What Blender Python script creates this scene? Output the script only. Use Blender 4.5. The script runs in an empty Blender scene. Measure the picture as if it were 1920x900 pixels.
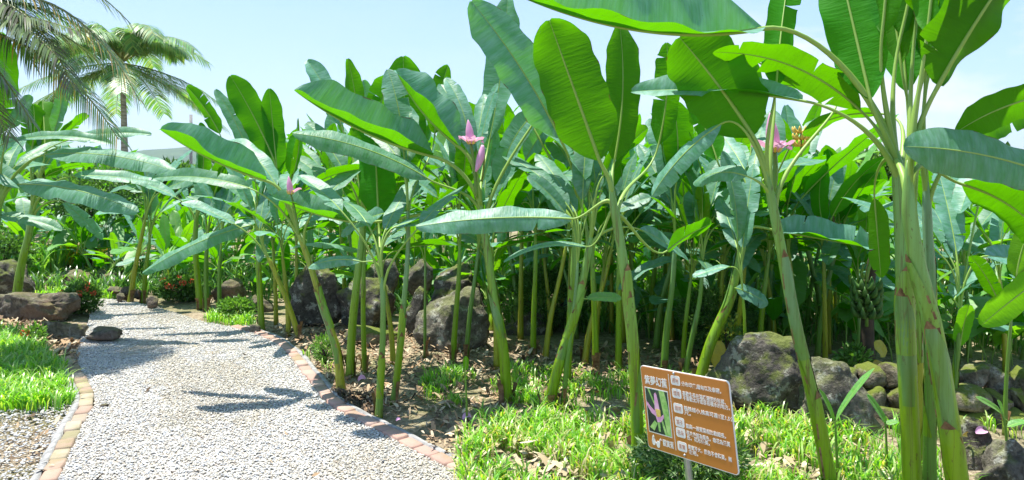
import bpy, math, random
import numpy as np
from mathutils import Vector, noise as mnoise

SC = bpy.context.scene
COL = SC.collection
F, CX, HY, EYE = 1400.0, 960.0, 320.0, 1.6
R = math.radians

# ------------------------------------------------------------------ camera / light / world
cam = bpy.data.cameras.new("camera"); co = bpy.data.objects.new("camera", cam); COL.objects.link(co)
co.location = (0, 0, EYE); co.rotation_euler = (R(90), 0, 0)
cam.sensor_width = 36; cam.lens = 36 * F / 1920; cam.shift_y = -(450 - HY) / 1920
cam.clip_start = .05; cam.clip_end = 9000
SC.camera = co
sun_dir = Vector((-0.20, 0.15, 0.97)).normalized()
sl = bpy.data.lights.new("sun", 'SUN'); sl.energy = 3.7; sl.angle = R(.6); sl.color = (1, .95, .86)
so = bpy.data.objects.new("sun", sl); COL.objects.link(so)
so.rotation_euler = sun_dir.to_track_quat('Z', 'Y').to_euler()
W = bpy.data.worlds.new("World"); SC.world = W; W.use_nodes = True
nt = W.node_tree; nt.nodes.clear()
N = nt.nodes.new; Lk = nt.links.new
sky = N('ShaderNodeTexSky'); sky.sky_type = 'NISHITA'; sky.sun_disc = False
sky.sun_elevation = math.asin(sun_dir.z); sky.sun_rotation = math.atan2(sun_dir.x, sun_dir.y)
sky.air_density = 1.15; sky.dust_density = .5; sky.ozone_density = 1.0
tc = N('ShaderNodeTexCoord'); mp = N('ShaderNodeMapping'); mp.inputs['Scale'].default_value = (1, 1, 2.4)
nz = N('ShaderNodeTexNoise'); nz.inputs['Scale'].default_value = 3.1; nz.inputs['Detail'].default_value = 8; nz.inputs['Roughness'].default_value = .55
rmp = N('ShaderNodeValToRGB'); rmp.color_ramp.elements[0].position = .43; rmp.color_ramp.elements[1].position = .54
mp.inputs['Location'].default_value = (.35, .1, .2)
mx = N('ShaderNodeMix'); mx.data_type = 'RGBA'; mx.inputs['B'].default_value = (2.5, 2.6, 2.7, 1)
bg = N('ShaderNodeBackground'); bg.inputs['Strength'].default_value = .15; out = N('ShaderNodeOutputWorld')
Lk(tc.outputs['Generated'], mp.inputs[0]); Lk(mp.outputs[0], nz.inputs['Vector']); Lk(nz.outputs['Fac'], rmp.inputs[0])
sx = N('ShaderNodeSeparateXYZ'); Lk(tc.outputs['Generated'], sx.inputs[0])
def wramp(sock, a, b, lo=0., hi=1.):
    m_ = N('ShaderNodeMapRange'); Lk(sock, m_.inputs['Value']); m_.inputs['From Min'].default_value = a; m_.inputs['From Max'].default_value = b
    m_.inputs['To Min'].default_value = lo; m_.inputs['To Max'].default_value = hi; return m_.outputs[0]
def wmul(a, b):
    m_ = N('ShaderNodeMath'); m_.operation = 'MULTIPLY'; Lk(a, m_.inputs[0]); Lk(b, m_.inputs[1]); return m_.outputs[0]
Lk(wmul(wmul(rmp.outputs[0], wramp(sx.outputs[0], .12, .38, .10, 1.)), wramp(sx.outputs[2], .30, .12)), mx.inputs['Factor']); gm = N('ShaderNodeGamma'); gm.inputs[1].default_value = .5; Lk(sky.outputs[0], gm.inputs[0]); sm = N('ShaderNodeMix'); sm.data_type = 'RGBA'; sm.blend_type = 'MULTIPLY'; sm.inputs['Factor'].default_value = 1; sm.inputs['B'].default_value = (.74, .94, 1.25, 1); Lk(gm.outputs[0], sm.inputs['A']); Lk(sm.outputs['Result'], mx.inputs['A']); Lk(mx.outputs['Result'], bg.inputs['Color']); Lk(bg.outputs[0], out.inputs[0])
SC.view_settings.view_transform = 'Standard'; SC.view_settings.look = 'None'; SC.view_settings.gamma = 1
SC.view_settings.exposure = 1.5
SC.render.engine = 'CYCLES'
SC.cycles.max_bounces = 12; SC.cycles.transmission_bounces = 10; SC.cycles.diffuse_bounces = 9
SC.cycles.use_denoising = True
try: SC.cycles.denoiser = 'OPENIMAGEDENOISE'
except Exception: pass

# ------------------------------------------------------------------ helpers
def at(px, py, d): return np.array(((px - CX) / F * d, d, EYE - (py - HY) / F * d))
def gnd(px, py):
    d = F * EYE / (py - HY); return np.array(((px - CX) / F * d, d, 0.0))
def nrm(a): return a / (np.linalg.norm(a, axis=-1, keepdims=True) + 1e-12)
def link(o, parent=None):
    COL.objects.link(o)
    if parent is not None: o.parent = parent
    return o
def tag(o, label=None, cat=None, group=None, kind=None):
    if label: o['label'] = label
    if cat: o['category'] = cat
    if group: o['group'] = group
    if kind: o['kind'] = kind
    return o
def empty(name, loc, label=None, cat=None, group=None):
    o = bpy.data.objects.new(name, None); o.location = loc; o.empty_display_size = .1; link(o)
    return tag(o, label, cat, group)
def origin(p):  # world location of a thing
    while p is not None:
        if p.parent is None: return np.array(p.location)
        p = p.parent
    return np.zeros(3)
def mk(name, V, Fc, mats, parent=None, uv=None, col=None, midx=None, smooth=True, loc=None):
    """V (n,3) world coordinates; Fc list of int arrays (m,k); uv per vertex; col per vertex"""
    V = np.asarray(V, dtype=np.float64)
    off = origin(parent) if parent is not None else (np.array(loc) if loc is not None else np.zeros(3))
    if isinstance(Fc, np.ndarray): Fc = [Fc]
    Fc = [np.asarray(f, dtype=np.int32) for f in Fc if len(f)]
    me = bpy.data.meshes.new(name)
    lt = np.concatenate([np.full(len(f), f.shape[1], np.int32) for f in Fc])
    li = np.concatenate([f.ravel() for f in Fc])
    ls = np.concatenate([[0], np.cumsum(lt)[:-1]]).astype(np.int32)
    me.vertices.add(len(V)); me.vertices.foreach_set('co', (V - off).ravel())
    me.loops.add(len(li)); me.loops.foreach_set('vertex_index', li)
    me.polygons.add(len(lt)); me.polygons.foreach_set('loop_start', ls); me.polygons.foreach_set('loop_total', lt)
    if midx is not None: me.polygons.foreach_set('material_index', np.asarray(midx, np.int32))
    me.update(calc_edges=True)
    if smooth: me.polygons.foreach_set('use_smooth', np.ones(len(lt), bool))
    if uv is not None:
        u = me.uv_layers.new(name='UVMap'); u.data.foreach_set('uv', np.asarray(uv, float)[li].ravel())
    if col is not None:
        c = me.color_attributes.new('Col', 'FLOAT_COLOR', 'POINT')
        cc = np.ones((len(V), 4)); cc[:, :3] = col; c.data.foreach_set('color', cc.ravel())
    for m in (mats if isinstance(mats, (list, tuple)) else [mats]): me.materials.append(m)
    me.validate(); me.update()
    o = bpy.data.objects.new(name, me)
    if parent is None and loc is not None: o.location = loc
    return link(o, parent)

def frames(P, ref=None):
    T = np.gradient(P, axis=0); T = nrm(T)
    if ref is None: ref = np.array((0, 1, 0.)) if abs(T[0][1]) < .8 else np.array((1, 0, 0.))
    A = nrm(ref - (T @ ref)[:, None] * T); B = np.cross(T, A)
    return T, A, B
def tube(P, r, n=10, ridge=0, seed=0):
    P = np.asarray(P, float); r = np.broadcast_to(r, (len(P),)).astype(float)
    T, A, B = frames(P)
    th = np.linspace(0, 2 * np.pi, n, endpoint=False)
    rr = r[:, None] * (1 + ridge * np.sin(th * 3 + seed)[None] + ridge * .6 * np.sin(th * 5 + 2 * seed)[None])
    V = P[:, None] + rr[..., None] * (np.cos(th)[None, :, None] * A[:, None] + np.sin(th)[None, :, None] * B[:, None])
    m = len(P); i = np.arange(m - 1)[:, None] * n; j = np.arange(n)[None]; k = (j + 1) % n
    Q = np.stack([i + j, i + k, i + n + k, i + n + j], -1).reshape(-1, 4)
    L = np.concatenate([[0], np.cumsum(np.linalg.norm(np.diff(P, axis=0), axis=1))])
    uv = np.stack(np.broadcast_arrays(th[None] / (2 * np.pi), L[:, None]), -1).reshape(-1, 2)
    V = V.reshape(-1, 3)
    c = len(V); V = np.vstack([V, P[-1:], P[:1]]); uv = np.vstack([uv, [[0, L[-1]]], [[0, 0]]])
    b = (m - 1) * n
    tri = np.array([[b + j, b + (j + 1) % n, c] for j in range(n)] + [[(j + 1) % n, j, c + 1] for j in range(n)])
    return V, [Q, tri], uv
class Acc:
    def __init__(s): s.V = []; s.F = {}; s.U = []; s.C = []; s.n = 0
    def add(s, V, Fc, uv=None, col=None, mi=0):
        V = np.asarray(V, float)
        if isinstance(Fc, np.ndarray): Fc = [Fc]
        for f in Fc:
            f = np.asarray(f)
            if len(f): s.F.setdefault((f.shape[1], mi), []).append(f + s.n)
        s.V.append(V); s.U.append(np.zeros((len(V), 2)) if uv is None else uv)
        s.C.append(np.broadcast_to(np.ones(3) if col is None else np.asarray(col, float), (len(V), 3)))
        s.n += len(V)
    def build(s, name, mats, parent=None, smooth=True, loc=None):
        Fs = []; mi = []
        for (k, m), fl in s.F.items():
            f = np.vstack(fl); Fs.append(f); mi += [m] * len(f)
        return mk(name, np.vstack(s.V), Fs, mats, parent, uv=np.vstack(s.U), col=np.vstack(s.C), midx=mi, smooth=smooth, loc=loc)

# ------------------------------------------------------------------ materials
def new_mat(name):
    m = bpy.data.materials.new(name); m.use_nodes = True; m.node_tree.nodes.clear()
    return m, m.node_tree
class G:
    def __init__(s, name):
        s.m, s.t = new_mat(name)
        s.out = s.n('ShaderNodeOutputMaterial')
    def n(s, typ, **k):
        nd = s.t.nodes.new(typ)
        for a, b in k.items(): setattr(nd, a, b)
        return nd
    def set(s, sock, v):
        if isinstance(v, bpy.types.NodeSocket): s.t.links.new(v, sock)
        elif isinstance(v, (tuple, list)) and len(v) == 3 and sock.type == 'RGBA': sock.default_value = (*v, 1)
        else: sock.default_value = v
    def noise(s, vec, scale, detail=3, rough=.5, mapscale=None):
        if mapscale is not None:
            mp = s.n('ShaderNodeMapping'); s.set(mp.inputs['Vector'], vec); mp.inputs['Scale'].default_value = mapscale; vec = mp.outputs[0]
        n = s.n('ShaderNodeTexNoise'); s.set(n.inputs['Vector'], vec); n.inputs['Scale'].default_value = scale
        n.inputs['Detail'].default_value = detail; n.inputs['Roughness'].default_value = rough
        return n.outputs['Fac']
    def ramp(s, f, stops):
        r = s.n('ShaderNodeValToRGB'); s.set(r.inputs[0], f); e = r.color_ramp.elements
        while len(e) < len(stops): e.new(.5)
        for i, (p, c) in enumerate(stops):
            e[i].position = p; e[i].color = (*c, 1) if not isinstance(c, (int, float)) else (c, c, c, 1)
        return r.outputs[0]
    def mix(s, f, a, b, blend='MIX'):
        m = s.n('ShaderNodeMix', data_type='RGBA', blend_type=blend); s.set(m.inputs['Factor'], f); s.set(m.inputs['A'], a); s.set(m.inputs['B'], b)
        return m.outputs['Result']
    def math(s, op, a, b=0.0, clamp=False):
        m = s.n('ShaderNodeMath', operation=op, use_clamp=clamp); s.set(m.inputs[0], a); s.set(m.inputs[1], b); return m.outputs[0]
    def bump(s, h, strength=.3, dist=.01, normal=None):
        b = s.n('ShaderNodeBump'); b.inputs['Strength'].default_value = strength; b.inputs['Distance'].default_value = dist
        s.set(b.inputs['Height'], h)
        if normal is not None: s.set(b.inputs['Normal'], normal)
        return b.outputs[0]
    def coord(s, k='Object'): return s.n('ShaderNodeTexCoord').outputs[k]
    def bsdf(s, color, rough=.6, spec=.5, normal=None, metal=0.0):
        p = s.n('ShaderNodeBsdfPrincipled'); s.set(p.inputs['Base Color'], color); s.set(p.inputs['Roughness'], rough)
        s.set(p.inputs['Specular IOR Level'], spec); p.inputs['Metallic'].default_value = metal
        if normal is not None: s.set(p.inputs['Normal'], normal)
        return p.outputs[0]
    def done(s, sh): s.t.links.new(sh, s.out.inputs[0]); return s.m
    def translucent(s, sh, color, fac, normal=None):
        t = s.n('ShaderNodeBsdfTranslucent'); s.set(t.inputs[0], color)
        if normal is not None: s.set(t.inputs['Normal'], normal)
        m = s.n('ShaderNodeMixShader'); s.set(m.inputs[0], fac); s.t.links.new(sh, m.inputs[1]); s.t.links.new(t.outputs[0], m.inputs[2])
        return m.outputs[0]
def attr_col(g):
    a = g.n('ShaderNodeAttribute'); a.attribute_name = 'Col'; return a.outputs['Color']

def leaf_material(name, top_a, top_b, under, trans, glauc=(.29, .50, .46)):
    g = G(name); uv = g.coord('UV'); rnd = g.n('ShaderNodeObjectInfo').outputs['Random']
    fine = g.noise(uv, 1, 2, .5, (95, 1.1, 1)); mid = g.noise(uv, 1, 2, .6, (26, 1.0, 1)); big = g.noise(g.coord('Object'), 3.0, 3)
    sep = g.n('ShaderNodeSeparateXYZ'); g.set(sep.inputs[0], uv); av = g.math('ABSOLUTE', sep.outputs[1])
    top = g.mix(big, top_a, top_b)
    top = g.mix(g.math('MULTIPLY', g.ramp(mid, [(.35, 0), (.7, 1)]), .6), top, glauc)
    top = g.mix(g.math('MULTIPLY', g.ramp(fine, [(.4, 0), (.65, 1)]), .25), top, (.03, .08, .035))
    und = g.mix(g.math('MULTIPLY', g.ramp(fine, [(.35, 0), (.7, 1)]), .4), under, tuple(c * .72 for c in under))
    und = g.mix(g.math('MULTIPLY', big, .35), und, (under[0] * .6, under[1] * .85, under[2] * 1.6))
    back = g.n('ShaderNodeNewGeometry').outputs['Backfacing']
    colr = g.mix(back, top, und)
    h = g.n('ShaderNodeHueSaturation'); g.set(h.inputs['Hue'], g.math('ADD', g.math('MULTIPLY', rnd, .035), .4825))
    g.set(h.inputs['Value'], g.math('ADD', g.math('MULTIPLY', rnd, .35), .82)); g.set(h.inputs['Color'], colr)
    edge = g.math('MULTIPLY', g.ramp(av, [(.955, 0), (.985, 1)]), g.ramp(g.noise(g.coord('Object'), 14, 3), [(.56, 0), (.62, 1)]))
    colr = g.mix(edge, h.outputs[0], (.16, .09, .03))
    colr = g.mix(g.math('MULTIPLY', g.ramp(g.noise(g.coord('Object'), 55, 4, .7), [(.66, 0), (.71, 1)]), .7), colr, (.14, .09, .03))
    nb = g.bump(g.math('ADD', fine, g.math('MULTIPLY', mid, 2.2)), .45, .004)
    sh = g.bsdf(colr, g.mix(back, (.47,) * 3, (.6,) * 3), g.mix(back, (.5,) * 3, (.2,) * 3), nb)
    tr = g.mix(g.math('MULTIPLY', g.ramp(mid, [(.35, 0), (.7, 1)]), .3), trans, tuple(c * .65 for c in trans))
    return g.done(g.translucent(sh, g.mix(edge, tr, (.1, .05, .01)), .38, nb))
M = {}
M['leaf'] = leaf_material('banana_leaf', (.060, .215, .118), (.11, .30, .19), (.035, .19, .002), (.15, .52, .0))
M['leaf_young'] = leaf_material('banana_leaf_young', (.10, .30, .04), (.14, .36, .07), (.13, .36, .01), (.26, .66, .005), (.2, .38, .16))
M['leaf_yellow'] = leaf_material('banana_leaf_yellow', (.55, .42, .03), (.45, .45, .05), (.6, .42, .04), (.8, .55, .02), (.5, .5, .1))

def rib_mat():
    g = G('midrib'); c = g.mix(g.noise(g.coord('Object'), 6, 2), (.20, .34, .04), (.27, .42, .10))
    return g.done(g.bsdf(c, .45, .4))
M['rib'] = rib_mat()
def stem_mat(name, low, high, brown=1.0):
    g = G(name); uv = g.coord('UV'); sep = g.n('ShaderNodeSeparateXYZ'); g.set(sep.inputs[0], uv)
    ob = g.coord('Object')
    st = g.noise(ob, 1, 4, .6, (38, 38, 1.5)); blot = g.noise(ob, 1, 4, .6, (9, 9, 2.6))
    hgt = g.math('ADD', g.math('MULTIPLY', sep.outputs[1], .62), g.math('MULTIPLY', g.math('SUBTRACT', blot, .5), 1.3))
    c = g.mix(g.ramp(hgt, [(.25, 0), (.85, 1)]), low, high)
    c = g.mix(g.math('MULTIPLY', g.ramp(st, [(.42, 0), (.62, 1)]), .5), c, tuple(x * .55 for x in low))
    spots = g.ramp(g.noise(ob, 1, 5, .7, (60, 60, 16)), [(.60, 0), (.66, 1)])
    c = g.mix(g.math('MULTIPLY', spots, .75 * brown), c, (.09, .045, .015))
    seam = g.ramp(g.noise(ob, 1, 2, .4, (24, 24, .55)), [(.485, 0), (.497, 1), (.503, 1), (.515, 0)])
    c = g.mix(g.math('MULTIPLY', seam, .6 * brown), c, (.10, .06, .02))
    base = g.ramp(g.math('ADD', sep.outputs[1], g.math('MULTIPLY', blot, .25)), [(.14, 1), (.26, 0)])
    c = g.mix(g.math('MULTIPLY', base, .55 * brown), c, (.16, .09, .03))
    nb = g.bump(st, .35, .004)
    return g.done(g.bsdf(c, .38, .5, nb))
M['stem'] = stem_mat('pseudostem', (.20, .36, .002), (.18, .38, .10))
M['stem_yellow'] = stem_mat('pseudostem_yellow', (.34, .37, .015), (.22, .34, .05))
M['stem_green'] = stem_mat('pseudostem_green', (.13, .28, .03), (.17, .33, .18), .7)
def simple(name, a, b, scale=20, rough=.8, spec=.3, bump=.3, dist=.005, detail=4, mats=None):
    g = G(name); n = g.noise(g.coord('Object'), scale, detail, .6)
    return g.done(g.bsdf(g.mix(g.ramp(n, [(.35, 0), (.65, 1)]), a, b), rough, spec, g.bump(n, bump, dist)))
M['sheath'] = simple('dry_sheath', (.10, .05, .02), (.30, .19, .09), 18, .8)
def vcol(name, rough=.8, spec=.3, trans=None, tf=.3, noise_s=0):
    g = G(name); c = attr_col(g)
    if noise_s: c = g.mix(g.math('MULTIPLY', g.noise(g.coord('Object'), noise_s, 3), .5), c, (.03, .03, .03), 'MIX')
    sh = g.bsdf(c, rough, spec)
    if trans:
        sh = g.translucent(sh, g.mix(1.0, c, trans, 'MULTIPLY'), tf)
    return g.done(sh)
M['grass'] = vcol('grass_blade', .36, .6, (2.4, 2.4, .5), .35)
M['pebble'] = vcol('pebble', .6, .35)
M['litter'] = vcol('leaf_litter', .85, .2)
M['foliage'] = vcol('shrub_leaf', .42, .45, (2.2, 2.4, .8), .28)
M['blossom'] = simple('red_blossom', (.62, .07, .03), (.75, .16, .06), 40, .6, .3, .1)
M['bract'] = None
def bract():
    g = G('pink_bract'); n = g.noise(g.coord('Object'), 1, 3, .5, (60, 60, 8))
    c = g.mix(n, (.66, .30, .54), (.82, .54, .74))
    return g.done(g.translucent(g.bsdf(c, .5, .3), (.9, .45, .65), .3))
M['bract'] = bract()
M['fruit_yellow'] = simple('yellow_fruit', (.62, .40, .05), (.75, .60, .16), 30, .6)
M['fruit_green'] = simple('green_fruit', (.03, .09, .02), (.08, .17, .035), 20, .5)
M['dark'] = simple('dark_trunk', (.03, .025, .02), (.08, .06, .04), 12, .9)

def rock_mat(name, a, b, moss=.5, lichen=.4, rust=0.0):
    g = G(name); ob = g.coord('Object')
    n1 = g.noise(ob, 4.5, 6, .65); n2 = g.noise(ob, 26, 5, .7); n3 = g.noise(ob, 9, 5, .75)
    c = g.mix(g.ramp(n1, [(.35, 0), (.65, 1)]), a, b)
    c = g.mix(g.math('MULTIPLY', g.ramp(n2, [(.4, 1), (.55, 0)]), .6), c, tuple(x * .35 for x in a))
    c = g.mix(g.math('MULTIPLY', g.ramp(n3, [(.565, 0), (.60, 1)]), lichen), c, (.42, .42, .37))
    if rust: c = g.mix(g.math('MULTIPLY', g.ramp(g.noise(ob, 3, 4), [(.45, 0), (.6, 1)]), rust), c, (.17, .105, .07))
    nz = g.n('ShaderNodeSeparateXYZ'); g.set(nz.inputs[0], g.n('ShaderNodeNewGeometry').outputs['Normal'])
    mm = g.math('MULTIPLY', g.ramp(g.math('ADD', g.math('MULTIPLY', nz.outputs[2], .25), g.noise(ob, 5.5, 6, .7)), [(.58, 0), (.72, 1)]), moss)
    c = g.mix(mm, c, g.mix(n2, (.07, .10, .015), (.16, .19, .03)))
    nb = g.bump(g.math('ADD', n2, g.math('MULTIPLY', n1, 2.0)), .9, .02)
    return g.done(g.bsdf(c, .9, .2, nb))
M['rock_dark'] = rock_mat('dark_rock', (.055, .05, .044), (.15, .135, .115), .75, .55)
M['rock_grey'] = rock_mat('grey_rock', (.085, .077, .062), (.24, .22, .18), .45, .6)
M['rock_brown'] = rock_mat('brown_rock', (.085, .072, .060), (.21, .18, .15), .3, .25, .6)
M['rock_moss'] = rock_mat('mossy_wall_stone', (.10, .085, .055), (.30, .26, .19), 1.0, .35)

def ground_mat():
    g = G('ground_soil'); ob = g.coord('Object')
    n1 = g.noise(ob, 1.3, 6, .6); n2 = g.noise(ob, 22, 6, .7); n3 = g.noise(ob, 90, 3, .6)
    c = g.mix(g.ramp(n2, [(.38, 0), (.62, 1)]), (.20, .15, .10), (.50, .42, .30))
    c = g.mix(g.math('MULTIPLY', g.ramp(n1, [(.42, 0), (.6, 1)]), .55), c, (.16, .19, .06))
    c = g.mix(g.math('MULTIPLY', g.ramp(n3, [(.35, 1), (.5, 0)]), .5), c, (.05, .038, .025))
    return g.done(g.bsdf(c, .95, .15, g.bump(g.math('ADD', n2, g.math('MULTIPLY', n3, .5)), 1.0, .03)))
M['ground'] = ground_mat()
def gravel_mat():
    g = G('gravel_bed'); ob = g.coord('Object')
    v = g.n('ShaderNodeTexVoronoi'); g.set(v.inputs['Vector'], ob); v.inputs['Scale'].default_value = 55
    rr = g.n('ShaderNodeSeparateColor'); g.set(rr.inputs[0], v.outputs['Color'])
    c = g.ramp(rr.outputs[0], [(0, (.30, .30, .31)), (.3, (.44, .43, .40)), (.6, (.52, .49, .43)), (1, (.58, .57, .54))])
    c = g.mix(g.ramp(v.outputs['Distance'], [(.35, 0), (.7, 1)]), c, (.20, .18, .15))
    return g.done(g.bsdf(c, .85, .25, g.bump(v.outputs['Distance'], -.8, .01)))
M['gravel'] = gravel_mat()
def brick_mat():
    g = G('brick'); ob = g.coord('Object'); n = g.noise(ob, 30, 5, .7); m = g.noise(ob, 3.2, 4, .6)
    c = g.mix(g.math('MULTIPLY', n, .5), attr_col(g), (.42, .35, .30))
    c = g.mix(g.math('MULTIPLY', g.ramp(m, [(.5, 0), (.62, 1)]), .45), c, (.16, .17, .06))
    return g.done(g.bsdf(c, .9, .2, g.bump(n, .6, .006)))
M['brick'] = brick_mat()
M['mortar'] = simple('mortar', (.20, .20, .195), (.36, .36, .35), 25, .9, .2, .6, .006)

# ------------------------------------------------------------------ banana leaves and plants
def bez(P0, P1, P2, n):
    t = np.linspace(0, 1, n)[:, None]; return (1 - t) ** 2 * P0 + 2 * t * (1 - t) * P1 + t * t * P2
def cbez(P0, P1, P2, P3, n):
    t = np.linspace(0, 1, n)[:, None]; return (1 - t) ** 3 * P0 + 3 * t * (1 - t) ** 2 * P1 + 3 * t * t * (1 - t) * P2 + t ** 3 * P3
def blade(P, Wd, n0, fold, rng, nv=5, curl=.35, wave=1.0, tears=2, blunt=.5):
    """lamina along midrib P; n0 = upper face direction; fold > 0: halves rise"""
    m = len(P); L = np.concatenate([[0], np.cumsum(np.linalg.norm(np.diff(P, axis=0), axis=1))]); u = L / L[-1]; Lt = L[-1]
    T = nrm(np.gradient(P, axis=0)); n0 = np.asarray(n0, float)
    Nn = nrm(n0[None] - (T @ n0)[:, None] * T); S = np.cross(T, Nn)
    prof = np.minimum(1, (u / .16 + .03)) ** .55 * np.minimum(1, (1 - u) / .22 + .015) ** blunt * (1 - .13 * (u - .45) ** 2 * 4)
    Vs, Fs, Us = [], [], []; base = 0
    for sg in (1, -1):
        nt_ = rng.randint(0, tears) if tears else 0
        cuts = sorted(set([0, m - 1] + [rng.randint(4, m - 4) for _ in range(nt_)]))
        ph = rng.uniform(0, 6.3); f1 = rng.uniform(1.3, 2.6); amp = rng.uniform(.5, 1.2) * wave * .055 * Wd
        fo = fold + rng.uniform(-.08, .08); cu = curl * rng.uniform(.6, 1.5)
        ph2 = rng.uniform(0, 6.3)
        for a, b in zip(cuts[:-1], cuts[1:]):
            if len(cuts) > 2: df = rng.uniform(-.22, .12)
            else: df = 0
            idx = np.arange(a, b + 1); k = len(idx); r = np.linspace(0, 1, nv + 1)
            ang = fo + (df - cu * r)[None] * np.ones((k, 1)) + .10 * np.sin(ph2 + 5 * u[idx])[:, None]
            ang = ang * (1 - .0 * r)
            dr = 1.0 / nv
            X = np.concatenate([np.zeros((k, 1)), np.cumsum(np.cos((ang[:, 1:] + ang[:, :-1]) / 2), 1) * dr], 1)
            Z = np.concatenate([np.zeros((k, 1)), np.cumsum(np.sin((ang[:, 1:] + ang[:, :-1]) / 2), 1) * dr], 1)
            w = (Wd / 2 * prof[idx])[:, None]
            jit = 1 + .03 * np.sin(37 * u[idx] + ph)[:, None] * r ** 2
            wv = amp * np.sin(2 * np.pi * f1 * Lt * u[idx] * 1.4 + ph)[:, None] * r ** 1.6 + .35 * amp * np.sin(23 * u[idx] * Lt + 2 * ph)[:, None] * r ** 2
            # gap at a tear
            uu = np.zeros((k, 1))
            if a != 0: uu[0] = .02 * Lt
            if b != m - 1: uu[-1] = -.02 * Lt
            q = P[idx][:, None] + sg * S[idx][:, None] * (w * X * jit)[..., None] + Nn[idx][:, None] * (w * Z + wv)[..., None] \
                + T[idx][:, None] * (w * .22 * r + uu * np.maximum(0, r - .3))[..., None]
            Vs.append(q.reshape(-1, 3)); Us.append(np.stack(np.broadcast_arrays(L[idx][:, None] + .13 * r[None] * Wd, sg * r[None]), -1).reshape(-1, 2))
            i = np.arange(k - 1)[:, None] * (nv + 1); j = np.arange(nv)[None]
            Q = np.stack([i + j, i + j + 1, i + j + nv + 2, i + j + nv + 1], -1).reshape(-1, 4) + base
            if sg > 0: Q = Q[:, ::-1]
            # orientation: face normal along Nn
            p = Vs[-1]; q0 = Q[len(Q) // 2] - base
            nn = np.cross(p[q0[1]] - p[q0[0]], p[q0[2]] - p[q0[1]])
            if nn @ Nn[min(m - 1, idx[k // 2])] < 0: Q = Q[:, ::-1]
            Fs.append(Q); base += len(p)
    return np.vstack(Vs), np.vstack(Fs), np.vstack(Us)

def vis_normal(P, th):
    """upper-face direction: th=0 up in view, 90 towards the camera, -90 away (underside seen)"""
    c = P.mean(0); v = nrm(np.array((0, 0, EYE)) - c); t = nrm(P[-1] - P[0])
    s = nrm(np.cross(t, v)); s = s if s[2] >= 0 else -s
    nv_ = nrm(v - (v @ t) * t)
    return math.sin(R(th)) * nv_ + math.cos(R(th)) * s

HERO = []
def add_leaf(plant, stem_top, stem_dir, rtop, B, T_, Wd, th, bend, fold, rng, mat='leaf', hero=True, curl=.35, tears=2, blunt=.5, wave=1., k=.3, normal=None):
    Lh = np.linalg.norm(T_ - B); up = np.array((0, 0, 1.))
    d = nrm(T_ - B); pv = nrm(up - (up @ d) * d) if abs(d[2]) < .97 else np.array((1., 0, 0))
    C = (B + T_) / 2 + pv * bend * Lh * 2
    n = 34 if hero else 14
    P = bez(B, C, T_, n)
    n0 = vis_normal(P, th) if normal is None else normal
    V, Fq, U = blade(P, Wd, n0, R(fold), rng, nv=6 if hero else 3, curl=curl, tears=tears, blunt=blunt, wave=wave)
    lf = mk('leaf', V, Fq, M[mat], plant, uv=U)
    # petiole + midrib
    dist = np.linalg.norm(B - stem_top)
    t0 = nrm(C - B)
    pet = cbez(stem_top - stem_dir * min(.10, dist * .3), stem_top + stem_dir * dist * k, B - t0 * dist * .35, B, 16 if hero else 8)
    path = np.vstack([pet[:-1], P]); np_ = len(pet) - 1
    rb = min(Wd * .025 + .0015, rtop * .55)
    rr = np.concatenate([rb + (rtop * .66 - rb) * (1 - np.linspace(0, 1, np_)) ** 1.5, rb * (1 - np.linspace(0, 1, n)) ** .8 + .0006])
    off = nrm(n0[None] - (nrm(np.gradient(path, axis=0)) @ n0)[:, None] * nrm(np.gradient(path, axis=0)))
    w = np.concatenate([np.linspace(0, 1, np_) ** 2, np.ones(n)])
    path = path - off * (rr * .45 * w)[:, None]
    tv, tf, tu = tube(path, rr, 8 if hero else 5)
    mk('midrib', tv, tf, M['rib'], lf, uv=tu)
    return lf

def smooth_path(pts, n):
    pts = np.asarray(pts, float)
    t = np.concatenate([[0], np.cumsum(np.linalg.norm(np.diff(pts, axis=0), axis=1))]); t /= t[-1]
    s = np.linspace(0, 1, n); out_ = np.zeros((n, 3))
    # Catmull-Rom via hermite
    m = np.gradient(pts, t, axis=0)
    k = np.clip(np.searchsorted(t, s, side='right') - 1, 0, len(t) - 2)
    h = (t[k + 1] - t[k]); x = (s - t[k]) / h; x = x[:, None]; h = h[:, None]
    return (2 * x**3 - 3 * x**2 + 1) * pts[k] + (x**3 - 2 * x**2 + x) * h * m[k] + (-2 * x**3 + 3 * x**2) * pts[k + 1] + (x**3 - x**2) * h * m[k + 1]

def stem_mesh(P, r0, r1, rng, n=14, name='pseudostem', parent=None, mat='stem'):
    u = np.linspace(0, 1, len(P))
    r = (r0 + (r1 - r0) * u) * .90; r = r * (1 + .25 * np.exp(-u * 14))
    for _ in range(4):                                    # sheath steps
        c = rng.uniform(.25, .92); r = r * (1 + .05 / (1 + np.exp((u - c) * 160)) - .02)
    r = r * (1 - .86 * np.clip((u - .86) / .14, 0, 1) ** 1.4)
    V, Fc, U = tube(P, r, n, .05, rng.uniform(0, 6))
    return mk(name, V, Fc, M[mat], parent, uv=U), r[int(len(r) * .84)]

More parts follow.
